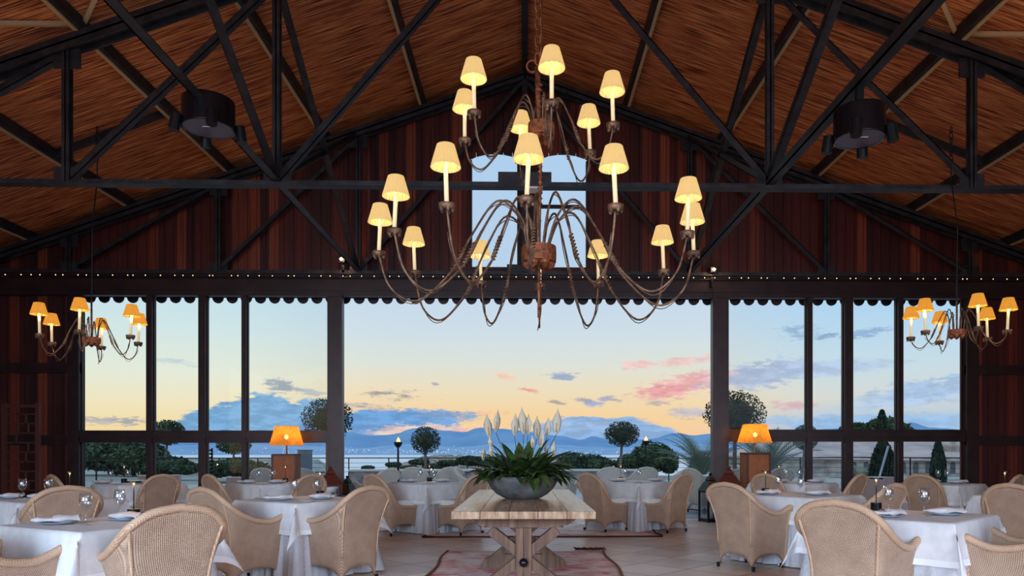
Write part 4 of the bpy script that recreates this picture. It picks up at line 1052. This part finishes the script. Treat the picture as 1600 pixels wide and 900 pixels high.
# mountains
def ridge(name, prof, dist, depth, m_, label, jit, seed):
    P = []
    xs = [prof[0][0] + (prof[-1][0] - prof[0][0]) * i / 260 for i in range(261)]
    def hgt(px):
        for (a, ya), (b, yb) in zip(prof, prof[1:]):
            if a <= px <= b: t_ = (px - a) / (b - a); t_ = t_ * t_ * (3 - 2 * t_); return ya + (yb - ya) * t_
        return prof[-1][1]
    for i in range(12):
        t_ = i / 11; row = []
        for px in xs:
            top = zat(hgt(px), dist + depth * .6) + 12
            dd = dist + depth * t_; k_ = sin(min(1, t_ / .6) * pi / 2) if t_ <= .6 else cos((t_ - .6) / .4 * pi / 2)
            x, y = W(px, dd); nn = noise.fractal(Vector((x * .004, y * .004, seed)), .9, 2, 5)
            row.append((x, y, -12 + max(0, top * k_ * (1 + .0) + nn * jit * k_ * (1 - k_ * .75))))
        P.append(row)
    return tag(MB().grid(P).build(name, m_, None, True), label, 'mountain')
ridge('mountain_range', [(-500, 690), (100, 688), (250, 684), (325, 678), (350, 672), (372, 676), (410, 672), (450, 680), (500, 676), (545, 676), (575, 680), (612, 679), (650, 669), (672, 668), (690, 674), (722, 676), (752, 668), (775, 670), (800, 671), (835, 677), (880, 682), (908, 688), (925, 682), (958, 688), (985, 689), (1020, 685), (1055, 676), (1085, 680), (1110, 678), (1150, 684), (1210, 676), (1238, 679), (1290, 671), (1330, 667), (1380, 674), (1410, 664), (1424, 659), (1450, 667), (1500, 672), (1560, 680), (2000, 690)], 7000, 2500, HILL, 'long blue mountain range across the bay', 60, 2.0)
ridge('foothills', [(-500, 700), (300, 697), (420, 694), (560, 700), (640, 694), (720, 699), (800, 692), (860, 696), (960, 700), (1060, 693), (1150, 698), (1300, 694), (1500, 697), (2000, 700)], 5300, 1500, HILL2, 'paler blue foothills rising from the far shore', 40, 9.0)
q = MB()
for i in range(420):
    px = rnd.uniform(250, 1130) if i % 3 else rnd.uniform(540, 760); dd = 5250 + 500 * rnd.random() ** 2; x, y = W(px, dd); z = zat(708 - abs(rnd.gauss(0, 3.4)), dd); s = rnd.uniform(1.2, 2.6)
    q.box(x - s, y, z - s, x + s, y + s, z + s)
tag(q.build('city_lights', CITY), 'scattered town lights along the far shore', 'lights', kind='stuff')

# railing
def railing(pts, label):
    r = thing('railing', label, 'railing'); tops = [(*W(px, d), z) for px, d, z in pts]
    for zz, rr in ((0, .025), (-.22, .009), (-.42, .009), (-.62, .009)):
        MB().tube([(x, y, z + zz) for x, y, z in tops], rr, 6).build('rail' if zz == 0 else 'cable', BLKM, r)
    for (xa, ya, za), (xb, yb, zb) in zip(tops, tops[1:]):
        L_ = sqrt((xb - xa) ** 2 + (yb - ya) ** 2); n = max(1, round(L_ / 1.9))
        for i in range(n):
            t_ = i / n; x, y, z = xa + (xb - xa) * t_, ya + (yb - ya) * t_, za + (zb - za) * t_
            MB().tube([(x, y, -.1), (x, y, z + .02)], .028, 6).build('post', BLKM, r)
    return r
railing([(60, 27.5, 1.05), (322, 29, 1.05)], 'dark cable railing on the terrace edge outside the left windows')
railing([(322, 29, 1.05), (545, 33, 1.03)], 'dark cable railing between the dark signal post and the doorway')
railing([(545, 33, 1.03), (850, 34, 1.03), (1110, 34, 1.0)], 'dark cable railing along the terrace edge seen through the doorway')
railing([(1110, 34, 1.0), (1330, 30, 1.08), (1620, 28, 1.05)], 'dark cable railing outside the right windows')

# foliage
def leafball(q, c, rx, ry, rz_, n, s, rnd, hollow=.55, zmin=None):
    for _ in range(n):
        while True:
            v = Vector((rnd.uniform(-1, 1), rnd.uniform(-1, 1), rnd.uniform(-1, 1)))
            if v.length < 1 and v.length > hollow: break
        bump = 1 + .06 * noise.noise(v.normalized() * 4 + Vector((c[0], c[1], 0)))
        p = Vector((c[0] + v.x * rx * bump, c[1] + v.y * ry * bump, c[2] + v.z * rz_ * bump))
        if zmin is not None and p.z < zmin: continue
        a = Vector((rnd.gauss(0, 1), rnd.gauss(0, 1), rnd.gauss(0, 1))).normalized(); b = a.cross(Vector((rnd.gauss(0, 1), rnd.gauss(0, 1), rnd.gauss(0, 1)))).normalized()
        k_ = s * rnd.uniform(.6, 1.3)
        q.add([p - a * k_, p + b * k_ * .5, p + a * k_, p - b * k_ * .5], [(0, 1, 2, 3)])
def core(q, c, rx, ry, rz_, k=.8, n=12, seed=0):
    P = []
    for i in range(n + 1):
        th = pi * i / n; row = []
        for j in range(20):
            ph = 2 * pi * j / 20; v = Vector((sin(th) * cos(ph), sin(th) * sin(ph), cos(th))); f = k * (1 + .22 * noise.noise(v * 2.3 + Vector((seed, c[0], 0))))
            row.append((c[0] + v.x * rx * f, c[1] + v.y * ry * f, c[2] + v.z * rz_ * f))
        P.append(row)
    q.grid(P, wrap=True)
def ball_tree(px, py, rpx, ryp, d, label, m_=TREE, n=3200, base_px=None, ls=.05):
    r = thing('topiary_tree', label, 'tree', (0, 0, 0)); x, y = W(px, d); z = zat(py, d); R = rpx * d / F; RZ = ryp * d / F
    q = MB(); leafball(q, (x, y, z), R, R, RZ, n, ls, random.Random(px), .35); core(q, (x, y, z), R, R, RZ, .55, seed=px)
    q.build('crown', m_, r)
    bx = x + (0 if base_px is None else (base_px - px) * d / F)
    q = MB().tube([(bx, y, -.1), (bx + (x - bx) * .6, y, (z - RZ) * .5), (x, y, z - RZ * .5)], [.07, .055, .05], 8)
    for a in range(7): q.tube([(x, y, z - RZ * .9), (x + R * .6 * cos(a * .9), y + R * .6 * sin(a * .9), z + RZ * .2)], [.035, .01], 5)
    q.build('trunk', BARK, r, True); return r
ball_tree(512, 655, 40, 34, 19, 'round clipped tree half hidden by the left doorway post', ls=.035)
ball_tree(665, 688, 24, 22, 30, 'small round clipped tree left of the planter', n=2600, base_px=664, ls=.04)
ball_tree(972, 678, 28, 20.5, 29, 'round clipped tree right of the planter', n=3600, base_px=965, ls=.04)
ball_tree(1148, 647, 48, 37, 18.5, 'large round clipped tree behind the right doorway post', n=4200, ls=.035)
ball_tree(1258, 683, 21, 20, 31, 'round clipped tree outside the second right window', PINE, base_px=1249, ls=.045)
ball_tree(365, 695, 26, 15, 38, 'flat-topped small pine outside the narrow left window', PINE, n=2600, ls=.06)
ball_tree(262, 676, 26, 20, 36, 'umbrella-shaped pine outside the second left window', PINE, n=2600, base_px=252, ls=.07)
def bush(name, blobs, d, label, m_=PINE, cat='bush', n=1500, ls=.1, depth=1.2, trunk=None):
    r = thing(name, label, cat); q = MB(); rr = random.Random(label)
    for (px, py, rx, ry) in blobs:
        x, y = W(px, d); z = zat(py, d); leafball(q, (x, y, z), rx * d / F, depth, ry * d / F, n, ls, rr, .5, -.1); core(q, (x, y, z), rx * d / F, depth, ry * d / F, .78, seed=px)
    q.build('foliage', m_, r)
    if trunk: x, y = W(trunk[0], d); MB().tube([(x, y, -.2), (x + .2, y, zat(trunk[1], d))], [.14, .08], 7).build('trunk', BARK, r)
    return r
bush('shrub_mass', [(150, 712, 50, 24), (200, 715, 55, 28), (238, 718, 24, 24)], 40, 'broad dark shrubbery filling the leftmost lower pane', ls=.14, n=2200)
bush('rounded_bush', [(265, 728, 36, 15), (290, 732, 18, 9)], 36, 'rounded green bush behind the railing by the second left pane', ls=.1)
bush('airy_bush', [(345, 732, 22, 14), (372, 730, 26, 15), (400, 735, 22, 14)], 34, 'loose bush behind the railing under the flat-topped pine', ls=.09, n=1300)
bush('hedge', [(895, 724, 26, 17), (925, 726, 30, 16), (950, 730, 22, 12)], 46, 'dark rounded hedge right of the planter', ls=.13)
bush('spreading_tree', [(1020, 714, 34, 24), (990, 722, 26, 14), (1045, 722, 14, 18)], 44, 'spreading dark tree behind the burning torch', ls=.13, cat='tree')
bush('headland_scrub', [(735, 720, 24, 8), (700, 724, 18, 5), (765, 722, 26, 9), (655, 722, 16, 4), (615, 726, 12, 3), (680, 729, 20, 4), (575, 731, 9, 2.5), (640, 731, 14, 3)], 66, 'dark scrub on the rocky headland left of the planter', ls=.14)
bush('far_trees', [(1345, 676, 36, 16), (1385, 672, 36, 20), (1408, 682, 26, 16)], 74, 'rounded trees behind the stone building roof', ls=.25, cat='tree')
def cypress(px, ptop, pbot, wpx, d, label, ls=.06):
    r = thing('cypress_tree', label, 'tree'); x, y = W(px, d); z1, z0 = zat(ptop, d), max(-.05, zat(pbot, d)); R = wpx * d / F; rr = random.Random(px); q = MB()
    H = z1 - z0
    for i in range(3400):
        t_ = rr.random() ** .9; w = R * (sin(pi * min(1, t_ * .84 + .16)) ** .5) * (1 - t_ * .3); a = rr.uniform(0, 2 * pi); k_ = w * rr.uniform(.6, 1.05)
        p = Vector((x + k_ * cos(a), y + k_ * sin(a), z0 + H * t_)); u = Vector((rr.gauss(0, .4), rr.gauss(0, .4), 1)).normalized(); v = u.cross(Vector((rr.gauss(0, 1), rr.gauss(0, 1), 0))).normalized(); s = ls * rr.uniform(.7, 1.5)
        q.add([p - u * s, p + v * s * .4, p + u * s, p - v * s * .4], [(0, 1, 2, 3)])
    q.lathe([(R * .1, 0), (R * .6, H * .15), (R * .65, H * .5), (R * .35, H * .85), (.001, H * .97)], 10, (x, y, z0)); q.build('foliage', CYPR, r)
    MB().tube([(x, y, -.1), (x, y, z0 + .4)], .08, 6).build('trunk', BARK, r)
cypress(1380, 688, 765, 22, 21, 'dark conical cypress behind the front right wine glass')
cypress(1466, 688, 765, 13, 24, 'slim cypress in the rightmost lower pane', .05)
cypress(1087, 714, 752, 13, 25, 'small cone-shaped conifer left of the palm', .05)
cypress(1378, 643, 672, 7, 72, 'pointed conifer top rising above the far round trees', .2)
def palm(px, d, zc, n, L_, label, base_px=None, spread=(0, 2 * pi)):
    x, y = W(px, d); r = thing('palm_tree', label, 'palm', (x, y, 0)); rr = random.Random(px); q = MB()
    for i in range(n):
        a = spread[0] + (spread[1] - spread[0]) * (i + rr.random()) / n; ang = rr.uniform(.75, 1.6); seg = L_ / 12; pr = pz = 0; ln = []
        for k_ in range(13):
            ln.append(Vector((pr * cos(a), pr * sin(a), zc + pz))); pr += seg * cos(ang); pz += seg * sin(ang); ang -= .10
        q.tube(ln, [.018 - .001 * k_ for k_ in range(13)], 4)
        for k_ in range(2, 13):
            for sgn in (-1, 1):
                for m_ in (0, .5):
                    p = ln[k_] if not m_ else (ln[k_] + ln[k_ - 1]) / 2
                    t_ = (ln[k_] - ln[k_ - 1]).normalized(); s_ = t_.cross(Vector((0, 0, 1))).normalized() * sgn
                    e = p + (s_ * .8 + t_ * .7 + Vector((0, 0, .15))) * L_ * .2 * sin(pi * k_ / 13.5 + .15)
                    w_ = t_ * .02; q.add([p - w_, e, p + w_], [(0, 1, 2)])
    q.build('fronds', PALM, r)
    MB().tube([(0, 0, -.1), (0, 0, zc)], [.16, .13], 10).build('trunk', BARK, r, True)
palm(1096, 22, .45, 34, 1.75, 'grey-green palm at the right edge of the doorway view')
palm(1200, 20, .5, 26, 1.75, 'palm outside, behind the right wicker lamp')
palm(1352, 22, .05, 16, 1.2, 'low palm outside the third right window')
# torches, posts
def torch(px, pyt, d, label):
    x, y = W(px, d); z = zat(pyt, d); r = thing('torch_lamp', label, 'torch', (x, y, 0))
    MB().tube([(0, 0, -.05), (0, 0, z)], [.05, .03], 8).build('pole', BLKM, r)
    MB().lathe([(.001, 0), (.06, .02), (.13, .12), (.14, .2), (.12, .2), (.001, .14)], 16, (0, 0, z)).build('fire_basket', BLKM, r, True)
    MB().lathe([(.03, .16), (.07, .2), (.05, .27), (.001, .36)], 8, (0.01, 0, z)).build('flame', FLAME, r, True)
torch(622, 700, 24, 'black torch lamp on a pole left of the planter'); torch(1009, 697, 27, 'black torch with flame on a pole right of the planter')
x, y = W(474, 26); tag(MB().box(x - .2, y, -.05, x + .2, y + .4, zat(703, 26)).box(x - .22, y - .02, zat(703, 26) - .03, x + .22, y + .42, zat(703, 26) + .01).build('concrete_pillar', mat('blue_grey_concrete', srgb(104, 112, 122), .8)), 'squat grey pillar outside, right of the left wicker lamp', 'pillar')
x, y = W(327, 22); q = MB().box(x - .07, y, -.05, x - .05, y + .1, zat(700, 22)).box(x + .05, y, -.05, x + .07, y + .1, zat(700, 22))
for i in range(12): q.box(x - .07, y, .1 + i * .11, x + .07, y + .1, .15 + i * .11)
tag(q.build('slatted_post', BLKM), 'dark slatted post standing outside beside the second left mullion', 'post')
a, b = W(1374, 19), W(1388, 19)
tag(MB().tube([(a[0], a[1], zat(745, 19)), (a[0] - .12, a[1], -.02)], .03, 8).tube([(a[0], a[1], zat(745, 19)), (b[0], b[1], zat(697, 19))], .03, 8).build('leaning_streak', SILV), 'silvery leaning streak in front of the dark cypress', 'pole')  # silvery streak, given the shape of a thin bent rod
# stone building
bd = thing('stone_building', 'old pale stone building with broad sloping roof outside the right windows', 'building')
D1 = 42; x0, x1 = XatY(1205, D1), XatY(1640, D1)
MB().box(x0, D1, -.3, x1, D1 + 10, .98).build('wall', STONEP, bd)
P = [[(x0 - .3, D1 - .4, .92), (x1, D1 - .4, .92)], [(x0 + 2.5, D1 + 7, zat(682, D1 + 7)), (XatY(1400, D1 + 7), D1 + 7, zat(676, D1 + 7))]]
rf = MB().add([(x0 - .3, D1 - .4, .95), (x1, D1 - .4, .72), (x1, D1 + 8, 1.1), (XatY(1420, D1 + 6), D1 + 6, zat(684, D1 + 6)), (XatY(1300, D1 + 6), D1 + 6, zat(674, D1 + 6)), (x0 + 1, D1 + 6, zat(690, D1 + 6)), (x0 - .3, D1 + 10, .9), (x1, D1 + 10, .9)], [(0, 1, 2, 3, 4, 5), (5, 4, 3, 2, 7, 6), (0, 5, 6)])
rf.build('roof', ROOFT, bd)
MB().lathe([(.55, 0), (.6, .1), (.6, 1.0), (.75, 1.05), (.7, 1.35), (.001, 1.4)], 16, (XatY(1482, D1 + 3), D1 + 3, .6)).build('chimney', STONEP, bd, True)
wop = None
for i in range(14):
    X = XatY(1330, D1) + i * .72
    if X > x1: break
    MB().prism([(X, .1), (X + .3, .1), (X + .3, .62), (X + .24, .72), (X + .15, .76), (X + .06, .72), (X, .62)], 'xz', D1 - .02, D1 + .05).build('opening', mat('shaded_opening', srgb(112, 110, 116), .9), bd)  # solid arched panel, dimness inside the opening put into its colour
# terrace furniture
def outtable(u, d, s, label, m_=CLOTH, h=.74):
    x, y = wxy(u, d); r = thing('terrace_table', label, 'table', (x, y, 0), radians(20), 'terrace tables')
    P = []
    for i in range(6):
        t_ = i / 5; row = []
        for j in range(48):
            a = 4 * j / 48; e = int(a); f = -1 + 2 * (a - e); c = [(f, -1), (1, f), (-f, 1), (-1, -f)][e]; k_ = s / 2 + t_ * (.03 + .02 * sin(j * 1.3)); row.append((c[0] * k_, c[1] * k_, h * (1 - t_) + .01))
        P.append(row)
    MB().grid(P, wrap=True).add(P[0], [tuple(range(48))]).build('cloth', m_, r, True); return r
outtable(XatY(600, 15.9) - .4, 15.9, .6, 'white-clothed terrace table left of the doorway view, beside the stone wall')
outtable(XatY(1105, 16.6) - .3, 16.6, .9, 'white-clothed terrace table between the doorway post and the palm')
outtable(XatY(375, 19) - .35, 19, .75, 'rose-cloth block table outside behind the left window table', PINKC, .62)
outtable(XatY(245, 18) - .35, 18, .85, 'rose-cloth block table outside the second left window', PINKC, .7)
outtable(XatY(1367, 18) - .35, 18, .7, 'pale rose block table outside the third right window', PINKC, .66)
outtable(XatY(775, 16.9) - .3, 16.9, .9, 'white-clothed terrace table hidden behind the planter')
for u_px, d, fc, lb in ((655, 17, 80, 'pale terrace armchair left of the pair beyond the far left table'), (703, 17.2, 100, 'pale terrace armchair right of the pair beyond the far left table'),
                        (740, 16.2, 5, 'pale terrace armchair side on, left of the planter bowl'), (873, 15.2, 70, 'pale terrace armchair just right of the planter bowl'),
                        (958, 16.8, 75, 'pale terrace armchair left of the pair beyond the far right table'), (999, 17.0, 105, 'pale terrace armchair right of the pair beyond the far right table'),
                        (932, 17.8, 170, 'pale terrace armchair turned sideways behind the far right pair'), (589, 15.0, 140, 'pale terrace armchair beside the left doorway post'),
                        (1157, 15.5, 80, 'pale terrace armchair seen behind the right russet lantern'), (1208, 16, 100, 'pale terrace armchair behind the right wicker lamp'),
                        (425, 16, 80, 'pale terrace armchair outside, left of the left wicker lamp'), (480, 15.6, 90, 'pale terrace armchair outside, right of the left wicker lamp'), (1100, 15.6, 30, 'pale terrace armchair by the white table at the palm')):
    u = (u_px - PX) / F * d; chair('out', u, d, fc, lb, 'pale chairs on the terrace')
